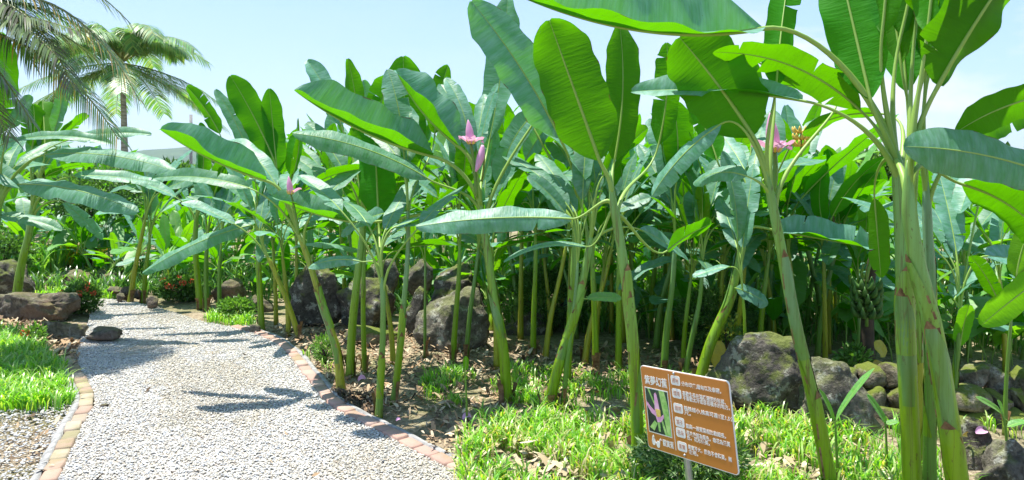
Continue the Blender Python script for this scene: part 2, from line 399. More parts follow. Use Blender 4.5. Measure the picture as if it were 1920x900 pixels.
def sheaths(pl, P, r0, r1, rng):
    """overlapping leaf sheaths wrapped round the stem, papery brown along the free edge"""
    n = len(P); T, A, B = frames(P)
    for k in range(3):
        a0 = int(n * rng.uniform(.04, .5)); a1 = min(int(n * .9), a0 + int(n * rng.uniform(.25, .42))); th0 = rng.uniform(0, 6.28); sw = rng.choice([-1, 1]) * rng.uniform(.6, 1.4)
        m = a1 - a0; u = np.linspace(0, 1, m); hw = 2.7 * (1 - u) ** .6 + .06; r = (r0 + (r1 - r0) * np.arange(a0, a1) / n) * (.98 + .035 * k) * 1.0 + .0012 + .004 * u ** 3
        s_ = np.linspace(-1, 1, 15); th = th0 + sw * u[:, None] + hw[:, None] * s_[None]
        rr = r[:, None] * (1 + .05 * np.sin(th * 3)) + .0015 * (np.abs(s_) > .9)[None]
        V = P[a0:a1][:, None] + rr[..., None] * (np.cos(th)[..., None] * A[a0:a1][:, None] + np.sin(th)[..., None] * B[a0:a1][:, None])
        L = np.linspace(0, 1.4 * a0 / n + .3, m)
        i = np.arange(m - 1)[:, None] * 15; j = np.arange(14)[None]; F_ = np.stack([i + j, i + j + 1, i + j + 16, i + j + 15], -1)
        mi = np.zeros(F_.shape[:2], int)
        for q_ in range(m - 1):
            if rng.random() < .4: mi[q_, 0] = 1
            if rng.random() < .12: mi[q_, 13] = 1
        mi[-1:, :] = 1
        mk('sheath', V.reshape(-1, 3), F_.reshape(-1, 4), [M['stem_green' if k % 2 else 'stem'], M['sheath']], pl, uv=np.stack(np.broadcast_arrays(th / 6.28, (np.arange(a0, a1) / n * 1.5)[:, None]), -1).reshape(-1, 2), midx=mi.ravel())
def plant(label, d, path, w0, w1, leaves, seed=0, mat='stem', group=None, extra=0, name='banana_plant', leafmat='leaf', dtop=0., sheath=True, yaw=None):
    """path, leaves in photograph pixels at distance d (metres)"""
    rng = random.Random(seed + 17)
    n = len(path); pts = [at(x, y, d + dtop * i / (n - 1)) for i, (x, y) in enumerate(path)]
    pts[0][2] = max(pts[0][2], -.03) if pts[0][2] > -.3 else pts[0][2]
    base = pts[0].copy()
    if base[2] < -.04:                                 # path runs below the ground: cut at z=0
        t = (0 - pts[0][2]) / (pts[1][2] - pts[0][2]); pts[0] = pts[0] + (pts[1] - pts[0]) * t; base = pts[0].copy()
    pl = empty('banana_plant' if name is None else name, (base[0], base[1], 0), label, 'banana plant', group)
    pts[0] = pts[0] - np.array((0, 0, .03 + base[2]))
    P = smooth_path(pts, 46)
    q_ = .76 if d < 5.7 else .88
    so_, rt = stem_mesh(P, w0 / F * d / 2 * q_, w1 / F * d / 2 * q_, rng, parent=pl, mat=mat)
    if d < 5.7 and w0 > 15: sheaths(pl, P, w0 / F * d / 2 * q_, w1 / F * d / 2 * q_, rng)
    top = P[-1]; sd = nrm(P[-1] - P[-5])
    for li_, L in enumerate(leaves):
        bx, by, tx, ty, w, th = L[:6]; o = L[6] if len(L) > 6 else {}
        dB = d + dtop + o.get('dB', 0); dT = d + dtop + o.get('dT', 0); dm = (dB + dT) / 2
        B = at(bx, by, dB); Tt = at(tx, ty, dT)
        st = P[int(o.get('s', .97 - .13 * li_ / max(1, len(leaves))) * 45)]
        add_leaf(pl, st, sd, rt, B, Tt, w * .80 / F * dm, th, o.get('bend', .04), o.get('fold', 22), rng, o.get('mat', leafmat),
                 curl=o.get('curl', .35), tears=o.get('tears', 2), blunt=o.get('blunt', .5), wave=o.get('wave', 1.), k=o.get('k', .3))
    for e in range(extra):
        random_leaf(pl, top, sd, rt, rng, rng.uniform(.5, .72), az=rng.uniform(.2, 2.9), el=R(rng.uniform(25, 82)), hero=True, mat=leafmat)
    if sheath:                                          # dry brown sheath strips at the foot
        a = Acc()
        for _ in range(rng.randint(2, 4)):
            th = rng.uniform(0, 6.28); h = rng.uniform(.05, .16); r0 = w0 / F * d / 2 * 1.12
            z = np.linspace(-.03, h, 6); t2 = np.linspace(th, th + rng.uniform(.5, 1.1), 4)
            rr = r0 + .004 + np.maximum(0, z[:, None] - h * .5) * rng.uniform(.1, .5)
            V = np.stack([P[1][0] + rr * np.cos(t2), P[1][1] + rr * np.sin(t2), z[:, None] + 0 * t2], -1).reshape(-1, 3)
            i = np.arange(5)[:, None] * 4; j = np.arange(3)[None]
            a.add(V, np.stack([i + j, i + j + 1, i + j + 5, i + j + 4], -1).reshape(-1, 4))
        a.build('dry_sheath', M['sheath'], pl)
    return pl, P

def random_leaf(pl, top, sd, rt, rng, Ls, hero=False, mat='leaf', az=None, el=None, Wd=None, off=np.zeros(3)):
    az = rng.uniform(0, 6.283) if az is None else az; el = R(rng.uniform(5, 80)) if el is None else el
    pd = np.array((math.cos(az) * math.cos(el), math.sin(az) * math.cos(el), math.sin(el)))
    pl_len = Ls * rng.uniform(.28, .42)
    B = top + sd * .08 + nrm(pd + sd * .7) * pl_len
    droop = rng.uniform(.1, .75) * (1.1 - el / 1.6)
    dd = nrm(pd - np.array((0, 0, droop)))
    Tt = B + dd * Ls
    side = np.cross(pd, (0, 0, 1.)); side = nrm(side) if np.linalg.norm(side) > .05 else np.array((1., 0, 0))
    n0 = nrm(np.cross(side, dd)); n0 = n0 if n0[2] > 0 or el > 1.2 else -n0
    if el > R(60):                                       # upright leaves: upper face towards the plant axis
        n0 = nrm(-np.array((math.cos(az), math.sin(az), -.3)))
    roll = rng.uniform(-.5, .5); s = np.cross(dd, n0); n0 = n0 * math.cos(roll) + s * math.sin(roll)
    return add_leaf(pl, top, sd, rt, B, Tt, Wd or Ls * rng.uniform(.20, .29), 0, rng.uniform(.02, .10), rng.uniform(2, 30), rng, mat, hero=hero, normal=n0, tears=3 if hero else 2)

U = dict
# ---- the named plants of the front rows
HEROES = [
 ("tall thick banana plant at right, straight pale stem in front of the leaning one", 3.55,
  [(1712,960),(1706,800),(1697,600),(1692,430),(1686,330),(1672,255)], 40, 46,
  [(1430,52,962,-12,200,34,U(bend=-.07,fold=50,dT=-.35,tears=0,wave=.8,curl=.2)),
   (1632,185,1545,-190,125,-80,U(bend=0,fold=8,dT=.3,tears=1)),
   (1655,60,1640,-330,120,-60,U(fold=15)),
   (1612,205,1338,98,95,-50,U(bend=.10,fold=10,dB=.15,dT=.1,tears=2)),
   (1505,188,1185,172,90,34,U(bend=.03,fold=45,dT=.5,tears=1)),
   (1648,212,1505,252,62,-25,U(bend=.10,fold=12,dB=.4,dT=.5)),
   (1690,60,1720,-300,120,-70,U(dB=.2,dT=.3)),
  ], dict(seed=1, sheath=False)),
 ("massive banana plant at the right whose thick stem leans left over the stone ledge", 3.35,
  [(1808,985),(1780,800),(1745,600),(1715,470),(1704,390),(1702,300)], 50, 42,
  [(1758,160,1965,-150,190,-45,U(fold=34,bend=.02,dT=-.2,tears=1)),
   (1772,45,1880,-90,120,-60,U(dT=-.1,fold=15)),
   (1740,60,1730,-330,130,-60,U(fold=15)),
   (1640,372,1652,520,52,-60,U(bend=0,fold=25,dB=.6,dT=.6,k=.6)),
   (1805,345,1975,470,105,-55,U(bend=.10,fold=10,dB=.2,dT=.1,k=.9)),
   (1720,20,1800,-280,120,-70,U(dB=.2)),
  ], dict(seed=2, sheath=False)),
 ("slim light green banana stem squeezed behind the leaning thick stem at right", 3.75,
  [(1742,930),(1744,760),(1745,560),(1738,400),(1735,300)], 30, 24,
  [(1745,130,1790,-160,95,-80,U()), (1690,120,1640,-120,90,-60,U(dT=.3)), (1830,250,1960,200,90,-60,U(fold=10,dT=.2,bend=.05))], dict(seed=3, sheath=False, mat='stem_green')),
 ("yellowish narrow banana stem showing between the two thickest stems at right", 3.95,
  [(1722,880),(1722,700),(1718,520),(1712,350)], 24, 22,
  [(1700,170,1670,-80,90,-70,U(dT=.3)), (1735,150,1700,-140,90,-80,U())], dict(seed=4, sheath=False, mat='stem_yellow')),
 ("banana plant outside the right edge reaching one broad bluish leaf into view", 3.3,
  [(2110,980),(2100,700),(2080,480),(2065,400)], 46, 40,
  [(2010,345,1694,275,125,62,U(bend=.05,fold=-8,dT=-.1,tears=0)),
   (2010,170,1790,250,90,-58,U(bend=.07,fold=8,dT=.1,tears=0)),
   (2015,480,1840,610,80,-60,U(fold=8,dT=.1,bend=.02,mat='leaf_young'))], dict(seed=5)),
 ("green banana stem leaning left beside the sign board, tall broad leaf on top", 3.70,
  [(1562,925),(1532,780),(1490,600),(1462,450),(1440,340),(1426,275)], 33, 22,
  [(1412,255,1274,70,175,-78,U(bend=.02,fold=10,tears=0,dT=.1)),
   (1455,160,1482,-60,75,-70,U(dT=.3)),
   (1352,232,1222,368,62,58,U(bend=.06,fold=-15,dT=.1)),
   (1405,110,1335,118,60,20,U(dB=.3,dT=.3,bend=.08)),
   (1400,330,1300,345,52,45,U(bend=.13,dT=.2,fold=5)),
   (1545,170,1440,160,60,-40,U(dB=.3,dT=.3)),
  ], dict(seed=6)),
 ("upright banana plant rising behind the left edge of the sign board, two broad backlit leaves", 4.05,
  [(1197,872),(1192,740),(1182,600),(1162,450),(1148,370),(1144,320)], 30, 24,
  [(1124,300,1030,38,150,-82,U(fold=12,tears=0,bend=0)),
   (1152,300,1162,48,82,-85,U(fold=10,dB=.12,dT=.25,tears=0)),
   (1072,410,780,425,68,55,U(bend=.03,fold=-10,tears=1)),
   (1100,462,945,492,26,30,U(bend=.1,tears=0)),
   (1250,470,1335,420,60,-30,U(dB=.3,dT=.5)),
   (1235,270,1250,80,62,-80,U(dB=.6,dT=.6)),
  ], dict(seed=7)),
 ("banana plant with a pink flower above, its stem rising from the middle grass patch", 5.2,
  [(950,748),(944,660),(926,560),(912,460),(903,400),(897,360)], 27, 19,
  [(812,292,552,170,150,32,U(bend=-.05,fold=52,curl=.2,tears=0,dT=-.3,dB=-.05)),
   (803,335,549,250,66,52,U(bend=.06,fold=-5,tears=0,dT=-.2)),
   (862,275,742,132,135,30,U(bend=-.06,fold=50,curl=.2,tears=0)),
   (918,262,952,-10,80,55,U(bend=.02,fold=24,tears=1,dB=.7,dT=.9)),
   (1010,205,938,345,60,60,U(dB=.2,dT=.2,bend=.1)),
   (660,415,512,370,92,30,U(bend=-.04,fold=50,dT=.1,dB=.2)),
  ], dict(seed=8)),
 ("banana plant behind the centre with one huge pale leaf slanting across the sky", 5.6,
  [(1062,700),(1072,560),(1078,450),(1080,380)], 18, 18,
  [(1050,258,884,2,112,72,U(fold=8,bend=.03,tears=0,dB=-.55,dT=-.6)),
   (1010,230,1085,300,70,-40,U(dB=.2,dT=.3)),
   (985,300,1040,220,60,50,U(dB=.3)),
   (1079,400,1080,335,24,-80,U(mat='leaf_young'))], dict(seed=9)),
 ("leaning banana stem in front of the dark shrub, left of the sign board", 5.02,
  [(1026,768),(1046,690),(1074,600),(1098,500),(1112,420)], 27, 20,
  [(1130,330,1215,240,60,-40,U(dT=.2)), (1200,430,1290,490,50,30,U(dT=.2)), (1075,300,1060,180,60,60,U(dB=.3,dT=.4))], dict(seed=10)),
 ("thin banana stem standing close against the leaning one left of the sign", 5.0,
  [(1055,770),(1062,690),(1078,560),(1085,470)], 13, 9,
  [(1100,560,1165,560,30,40,U(mat='leaf_young')), (1060,400,990,330,45,40,U())], dict(seed=11, mat='stem_green')),
 ("slanting banana stem with brown joints right behind the sign board", 5.4,
  [(1306,735),(1330,650),(1368,560),(1390,470),(1402,390)], 26, 20,
  [(1440,330,1545,300,60,20,U(dT=.2)), (1345,300,1300,200,60,-60,U(dT=.2)), (1448,430,1640,466,100,34,U(fold=50,bend=0)), (1410,250,1395,100,60,-70,U(dB=.3,dT=.4))], dict(seed=12)),
 ("forked pale banana stem standing nearest the brick edging at centre", 4.92,
  [(710,777),(714,700),(718,620),(717,540),(714,500)], 17, 15,
  [(676,490,578,502,34,55,U(bend=.09,fold=-8,tears=0,k=.8)), (710,412,700,195,88,-80,U(tears=0,bend=0,dB=.55,dT=.7,k=.1)),
   (640,395,560,330,50,45,U(dT=.2)), (790,420,870,350,48,30,U(dT=.3))], dict(seed=13, mat='stem_green')),
 ("slightly leaning banana stem right beside the forked one at the path edge", 5.2,
  [(738,752),(748,670),(758,560),(765,460),(764,370)], 17, 12,
  [(762,325,756,106,98,-85,U(tears=0,fold=8,bend=0,dB=.5,dT=.6)), (815,250,840,122,52,-60,U(dB=.5,dT=.6)), (790,300,800,190,44,50,U(dB=.7,dT=.8)), (810,400,900,330,50,-30,U(dT=.3)), (720,400,640,440,48,30,U(dT=.3))], dict(seed=14, mat='stem_green')),
 ("bright yellow green banana stem leaning left close to the brick edging", 5.45,
  [(641,732),(632,660),(604,570),(576,480),(552,420)], 21, 15,
  [(500,338,300,243,118,32,U(fold=50,bend=-.04,curl=.2,tears=0,dT=-.1)), (466,352,288,334,44,45,U(bend=.05,dT=.2)), (620,360,700,300,50,40,U(dT=.3)), (545,330,560,250,40,-60,U(dT=.2))], dict(seed=15, mat='stem_yellow')),
 ("sturdy green banana stem standing just right of the bright leaning one", 5.85,
  [(656,704),(660,620),(670,520),(680,430),(682,380)], 18, 15,
  [(672,290,652,110,44,-60,U()), (640,235,576,113,56,60,U(dB=.2,dT=.3,tears=1)), (690,290,682,150,46,70,U(dB=.3,dT=.3)), (645,320,575,230,52,50,U(dT=.2)), (700,260,735,140,70,-70,U()), (640,370,545,290,56,40,U(dT=.2))], dict(seed=16)),
 ("thin dark green banana stem hidden between two sturdier ones left of centre", 6.0,
  [(684,700),(681,600),(682,500),(684,430)], 11, 9,
  [(690,330,700,210,36,-60,U()), (730,400,790,350,36,40,U())], dict(seed=17)),
 ("banana plant by the far brick edging with one long leaf hanging left over the path", 7.6,
  [(491,618),(487,540),(484,470),(483,430)], 13, 11,
  [(470,422,268,512,50,50,U(bend=.05,fold=-12,tears=0,dT=-.3,k=.6)), (512,295,432,142,66,-80,U(tears=0,fold=8,bend=.02)),
   (520,325,505,166,52,-82,U(tears=0,bend=0)), (470,300,404,168,40,60,U(fold=10))], dict(seed=18)),
 ("slim banana stem leaning sharply left behind the far brick edging", 7.2,
  [(562,628),(540,570),(515,510),(496,470)], 12, 9,
  [(440,420,340,380,40,30,U()), (470,390,420,300,36,50,U())], dict(seed=19, mat='stem_yellow')),
 ("slim banana stem in front of the left half of the big boulder", 6.25,
  [(848,682),(854,600),(860,520),(863,440)], 13, 9, [(865,350,870,220,50,-70,U()), (820,370,760,330,44,30,U())], dict(seed=20)),
 ("slender banana stem in front of the right half of the big boulder", 6.3,
  [(873,678),(880,600),(892,510),(899,450)], 11, 8, [(930,380,990,330,44,-30,U()), (905,340,925,240,40,60,U())], dict(seed=21, mat='stem_green')),
 ("very thin banana stem in front of the stacked dark rocks", 6.5, [(797,664),(797,580),(798,480)], 7, 6, [(800,420,815,330,34,-60,U()), (770,440,730,420,24,30,U())], dict(seed=22, mat='stem_green')),
 ("brown footed straight banana stem left of the dark shrub", 6.5, [(999,664),(1001,580),(1004,490),(1004,430)], 13, 10, [(980,380,920,420,40,40,U()), (1000,340,990,240,44,-60,U())], dict(seed=23)),
 ("yellowish leaning banana stem in front of the dark shrub", 6.4, [(1022,668),(1032,600),(1052,510),(1066,440)], 12, 9, [(1090,380,1150,340,40,-30,U()), (1060,360,1030,290,40,50,U())], dict(seed=24, mat='stem_yellow')),
 ("yellow footed banana stem slanting right beside the dark shrub", 6.3, [(1096,676),(1108,610),(1135,520),(1150,450)], 14, 9, [(1180,390,1250,350,44,-40,U())], dict(seed=25, mat='stem_yellow')),
 ("mottled brown and green banana stem behind the middle grass", 6.0, [(1118,694),(1116,620),(1112,520),(1110,450)], 14, 11, [(1105,360,1085,240,50,-60,U()), (1150,400,1220,370,40,40,U())], dict(seed=26)),
 ("plain straight banana stem above the left corner of the sign", 6.1, [(1159,696),(1160,620),(1160,520),(1162,440)], 14, 11, [(1150,350,1140,240,50,-60,U()), (1200,400,1260,340,46,30,U())], dict(seed=27)),
 ("pale banana stem rising right above the top edge of the sign", 5.9, [(1244,712),(1250,620),(1262,520),(1266,450)], 16, 12,
  [(1268,340,1262,190,76,-80,U(tears=0)), (1320,400,1400,345,52,30,U(dT=.2))], dict(seed=28, mat='stem_green')),
 ("slim banana stem leaning right behind the sign top", 5.8, [(1282,715),(1296,640),(1312,560),(1318,480)], 12, 9, [(1312,450,1314,340,34,-80,U(mat='leaf_young')), (1350,420,1430,400,40,30,U())], dict(seed=29, mat='stem_green')),
 ("thin brown footed banana stem left of the big grey boulder", 5.2, [(1397,752),(1397,680),(1396,600),(1392,540)], 11, 8, [(1380,540,1440,570,46,50,U(fold=5)), (1370,500,1300,520,40,30,U())], dict(seed=30)),
 ("banana plant behind the wall with a spade shaped young leaf on a thin stalk", 4.9, [(1788,770),(1792,700),(1797,640),(1799,560)], 16, 12,
  [(1800,650,1818,572,38,-70,U(mat='leaf_young',dT=-.1,tears=0)), (1790,560,1830,500,60,50,U(dT=.1)), (1850,480,1935,500,70,40,U(dT=.1)), (1840,300,1800,400,60,50,U(dB=.3,dT=.1))], dict(seed=31, mat='stem_green')),
 ("small banana sapling with pale stalk growing beside the dark ledge rock", 4.6, [(1884,815),(1886,730),(1892,640),(1898,580)], 11, 8, [(1905,520,1930,430,50,-60,U(mat='leaf_young')), (1870,560,1820,480,44,-60,U()), (1915,560,1990,520,50,30,U())], dict(seed=32, mat='stem_green')),
 # left side
 ("banana plant beyond the left edge with long flat leaves stretching right over the rocks", 7.4,
  [(-30,640),(-20,540),(-10,430),(0,370)], 26, 20,
  [(85,290,330,322,58,52,U(bend=.05,fold=4,tears=0,dT=-.3)), (35,345,258,398,66,50,U(bend=.05,fold=-10,tears=0,dT=-.4)),
   (10,268,212,270,34,40,U(bend=.07)), (130,262,284,252,34,40,U(bend=.05,dB=.4,dT=.5)), (-5,405,116,432,36,45,U(bend=.06)),
   (-30,310,40,352,50,60,U()), (0,250,2,60,60,-80,U()), (20,240,60,180,40,40,U())], dict(seed=33)),
 ("banana plant at far left with two dark upright leaves against the palm", 8.4,
  [(28,590),(40,500),(58,420),(62,370)], 18, 15,
  [(60,275,62,195,60,-60,U(dT=.1)), (85,280,80,190,60,-50,U(dT=.3)), (110,270,165,215,42,-30,U()), (100,250,120,150,34,60,U()), (140,330,300,345,40,40,U(dT=.3)), (120,380,190,450,40,40,U())], dict(seed=34)),
 ("yellowing banana stem leaning right behind the far bend of the path", 9.1,
  [(243,566),(252,510),(264,450),(275,400)], 11, 8, [(300,360,380,330,44,30,U()), (265,350,230,290,40,-40,U()), (250,400,180,400,34,30,U())], dict(seed=35, mat='stem_yellow')),
 ("pair member banana stem right of the yellowing one at the path bend", 9.2, [(268,564),(274,500),(282,440)], 10, 8, [(300,380,340,330,38,-40,U()), (275,380,260,300,34,40,U())], dict(seed=36)),
 ("banana stem left of the red flowered bush with an upright torn leaf", 8.8, [(376,598),(370,520),(366,450),(370,390)], 14, 11,
  [(412,250,350,162,36,-65,U(blunt=.3)), (420,330,470,270,40,40,U()), (380,330,375,230,36,-60,U()), (330,370,250,340,40,30,U())], dict(seed=37)),
 ("second banana stem right of the red flowered bush in the tight trio", 8.7, [(388,602),(386,520),(388,450)], 12, 9, [(400,370,430,290,42,-50,U()), (440,400,510,380,38,30,U())], dict(seed=38, mat='stem_green')),
 ("outermost thin banana stem of the tight trio beside the far path edge", 8.5, [(412,608),(411,530),(414,460)], 9, 8, [(430,390,480,340,38,30,U()), (400,390,350,370,34,30,U())], dict(seed=39, mat='stem_green')),
]
for lab, d, path, w0, w1, lv, kw in HEROES:
    plant(lab, d, path, w0, w1, lv, extra=(4 if w0 > 8 and d > 4.8 else 0), **kw)

# small shoots
SHOOTS = [
 ("single pale shoot with a closed leaf tip on the grass edge beside the path", 4.75, [(876,782),(874,740),(872,695)], 6, 5, [(872,695,873,668,14,-70,U(tears=0))]),
 ("young shoot with narrow arching blades left of the thick stems in the grass", 3.9, [(1572,905),(1568,840),(1566,790)], 8, 6, [(1567,790,1640,690,22,30,U(tears=0)), (1564,790,1535,730,18,30,U(tears=0))]),
 ("short shoot with folded narrow leaves at the foot of the tallest stem", 4.0, [(1664,890),(1662,830),(1660,790)], 8, 6, [(1660,795,1625,740,20,40,U(tears=0)), (1662,795,1684,790,16,40,U(tears=0))]),
 ("bent yellow green shoot below the pink petals at the right edge", 4.1, [(1886,860),(1885,800),(1878,770)], 8, 6, [(1878,775,1830,745,20,40,U(tears=0)), (1890,800,1925,790,22,40,U(tears=0)), (1880,780,1870,750,14,30,U())]),
]
for i, (lab, d, path, w0, w1, lv) in enumerate(SHOOTS):
    plant(lab, d, path, w0, w1, lv, seed=60 + i, mat='stem_green', name='banana_shoot', leafmat='leaf_young', sheath=False)

# ---- the crowd behind: prototypes copied
def make_proto(seed, big=1.0, low=False):
    rng = random.Random(seed)
    pl = empty('banana_plant', (0, 0, 0))
    h = rng.uniform(1.15, 1.55) * big if not low else rng.uniform(.3, .55); lean = (rng.uniform(-.22, .22), rng.uniform(-.22, .22))
    P = smooth_path([(0, 0, -.05), (lean[0] * .2, lean[1] * .2, h * .35), (lean[0] * .6, lean[1] * .6, h * .7), (lean[0], lean[1], h)], 16)
    _, rt = stem_mesh(P, .036, .026, rng, n=8, parent=pl, mat=rng.choice(['stem', 'stem', 'stem_green', 'stem_yellow']))
    sd = nrm(P[-1] - P[-3]); n = rng.randint(8, 10) if not low else 9; a0 = rng.uniform(0, 6.28)
    for i in range(n):
        el = R([78, 66, 62, 50, 42, 34, 24, 14, 8, 0][i] + rng.uniform(-6, 6))
        Ls = rng.uniform(.75, 1.15) * (1 if i < 7 else .8) * (1 if not low else .72)
        random_leaf(pl, P[-1 - (i > 4)], sd, rt, rng, Ls, az=a0 + i * 2.4, el=el, mat='leaf' if rng.random() < (.85 if not low else .55) else 'leaf_young')
    return pl, h
def children_of(o): return [c for c in bpy.data.objects if c.parent == o]
KIDS = {}
protos = []
for s in range(11):
    p, h = make_proto(300 + s, low=s > 6)
    kids = [(c, children_of(c)) for c in children_of(p)]
    zmax = max((c.matrix_basis @ v.co).z for c, _ in kids for v in c.data.vertices)
    protos.append([p, kids, zmax, False])
def place(pi, x, y, sc, rz, label, group, z=0.):
    p, kids, zmax, used = protos[pi]
    if not used: protos[pi][3] = True; r = p
    else:
        r = p.copy(); COL.objects.link(r)
        for c, sub in kids:
            c2 = c.copy(); COL.objects.link(c2); c2.parent = r
            for g_ in sub:
                g2 = g_.copy(); COL.objects.link(g2); g2.parent = c2
    r.location = (x, y, z); r.rotation_euler = (0, 0, rz); r.scale = (sc, sc, sc)
    tag(r, label, 'banana plant', group)
rng = random.Random(5)
placed = [(at(p[0][0], 0, d)[0], d) for _, d, p, *_ in HEROES]
def dmin(px):
    return float(np.interp(px, [-300, 150, 400, 520, 700, 1000, 1300, 1560, 1640, 2300], [10.6, 10.6, 9.6, 8.5, 8.3, 7.3, 6.3, 5.9, 5.7, 5.6]))
ZL = [("banana plant in the crowd beyond the far bend of the path", "banana plants beyond the far path bend"),
      ("banana plant of the dense stand behind the stacked dark boulders", "banana plants behind the stacked boulders"),
      ("banana plant of the leafy thicket behind the mossy stone wall at right", "banana plants behind the mossy wall")]
cnt = 0; tries = 0; TARGET = 122
while cnt < TARGET and tries < 20000:
    tries += 1
    d = 5.6 + 10.5 * rng.random() ** 1.55; px = rng.uniform(-180, 2100)
    if d < dmin(px) + rng.uniform(0, .5): continue
    x = (px - CX) / F * d
    sep = .42 + .05 * max(0, d - 7)
    if any((x - a) ** 2 + (d - b) ** 2 < sep * sep for a, b in placed): continue
    placed.append((x, d)); cnt += 1
    ys = float(np.interp(px, [-200, 0, 180, 230, 330, 400, 600, 800, 1000, 1300, 1500, 1700, 1900, 2100],
                         [200, 235, 262, 282, 282, 250, 205, 190, 200, 205, 262, 290, 268, 240])) + rng.choice([0, 8, 25, 60, 110]) + rng.uniform(0, 15)
    H = EYE + (HY - ys) / F * d; pi = rng.randrange(7); sc = H / protos[pi][2]
    sc = min(max(sc, .45), 1.25)
    zi = 0 if px < 430 else (1 if px < 1180 else 2)
    place(pi, x, d, sc, rng.uniform(0, 6.28), ZL[zi][0], ZL[zi][1])
# slim plants of the middle rows
tries = 0; got = 0
while got < 44 and tries < 9000:
    tries += 1
    px = rng.choice([rng.uniform(400, 640), rng.uniform(930, 1560), rng.uniform(930, 1560), rng.uniform(560, 930)]); d = rng.uniform(6.0, 8.2)
    if px < 520 and d < 7.6: continue
    if 560 < px < 930 and d > 6.5: continue
    x = (px - CX) / F * d
    if d < float(np.interp(px, [380, 430, 480, 520, 560, 600, 640], [8.9, 8.4, 7.7, 7.3, 6.8, 6.3, 6.0])): continue
    if any((x - a) ** 2 + (d - b) ** 2 < .045 for a, b in placed): continue
    placed.append((x, d)); got += 1; pi = rng.randrange(7)
    H = EYE + (HY - rng.uniform(185, 330)) / F * d
    place(pi, x, d, min(1.05, max(.6, H / protos[pi][2])), rng.uniform(0, 6.28), "slim banana plant standing in the middle rows just behind the front stems", "slim banana plants of the middle rows")
# low leafy young plants filling the bed
cnt = 0; tries = 0
while cnt < 88 and tries < 5000:
    tries += 1
    px = rng.uniform(-60, 1250) if cnt < 56 else rng.uniform(1180, 2050); d = dmin(px) + (rng.uniform(-.1, 2.4) if rng.random() < .6 else rng.uniform(2, 6)); x = (px - CX) / F * d
    if any((x - a) ** 2 + (d - b) ** 2 < .08 for a, b in placed): continue
    placed.append((x, d)); cnt += 1
    place(rng.randrange(7, 11), x, d, rng.uniform(.55, .95), rng.uniform(0, 6.28),
          "knee high young banana plant among the stems of the dense stand" if px < 1180 else "low young banana plant just behind the mossy wall and grey boulder",
          "young banana plants among the stems" if px < 1180 else "young banana plants behind the wall")
for p, kids, z_, used in protos:
    if not used: place(protos.index([p, kids, z_, used]), 0, 22, 1, 0, ZL[1][0], ZL[1][1])

# broad leaves standing everywhere on the floor of the stand
a = Acc(); rgx = random.Random(91); k = 0
while k < 1150:
    px = rgx.uniform(-150, 2100); d = dmin(px) + rgx.uniform(.1, 1) ** 1.2 * 6.5
    if 520 < px < 960: d += .6
    if 1580 < px < 1690 and d < 6.2: continue
    k += 1; b = at(px, 0, d); b[2] = 0; az = rgx.uniform(0, 6.28); o = np.array((math.cos(az), math.sin(az), 0)); L_ = rgx.uniform(.35, .85); h = rgx.uniform(.1, .55) * (1 if d < dmin(px) + 2 else 1.6)
    B = b + o * .06 + (0, 0, h); T_ = B + o * L_ * rgx.uniform(.3, .9) + (0, 0, L_ * rgx.uniform(-.1, .75)); C_ = (B + T_) / 2 + (0, 0, L_ * .18)
    P = bez(B, C_, T_, 9); V, Fq, U = blade(P, L_ * rgx.uniform(.2, .32), nrm(np.array((-o[0] * .5, -o[1] * .5, 1))), R(rgx.uniform(0, 25)), rgx, nv=2, tears=0)
    a.add(V, Fq, uv=U, mi=0 if rgx.random() < .5 else 1)
    v, f_, u_ = tube(bez(b - (0, 0, .03), b + (0, 0, h * .6), B, 4), .006, 4); a.add(v, f_, uv=u_, mi=2)
tag(a.build('undergrowth', [M['leaf'], M['leaf_young'], M['rib']]), 'broad leaved undergrowth filling the floor of the banana stand', 'undergrowth', kind='stuff')
# ------------------------------------------------------------------ ground, path, edging
nr = np.random.default_rng(3)
def poly_in(pts, poly):
    x, y = pts[:, 0], pts[:, 1]; inside = np.zeros(len(pts), bool); n = len(poly)
    for i in range(n):
        x1, y1 = poly[i]; x2, y2 = poly[(i + 1) % n]
        c = ((y1 > y) != (y2 > y)); xi = (x2 - x1) * (y - y1) / (y2 - y1 + 1e-12) + x1
        inside ^= c & (x < xi)
    return inside
def gpoly(px): return [tuple(gnd(x, y)[:2]) for x, y in px]
def scatter(poly, dens, bound=None):
    P = np.array(poly); lo = P.min(0); hi = P.max(0); n = int((hi - lo).prod() * dens)
    q = nr.uniform(lo, hi, (n, 2)); return q[poly_in(q, poly)]
LEFT = [(60,985),(118,880),(142,825),(160,785),(178,757),(176,735),(160,710),(148,688),(140,668),(150,640),(165,605),(172,580),(150,568),(90,560)]
RIGHT = [(1010,985),(895,905),(800,857),(722,815),(664,785),(622,764),(600,742),(576,712),(548,672),(520,645),(482,626),(430,612),(380,603),(340,590),(300,577),(245,565),(170,557),(100,553)]
PATH = gpoly(LEFT) + gpoly(RIGHT)[::-1]
PATHA = np.array(PATH)
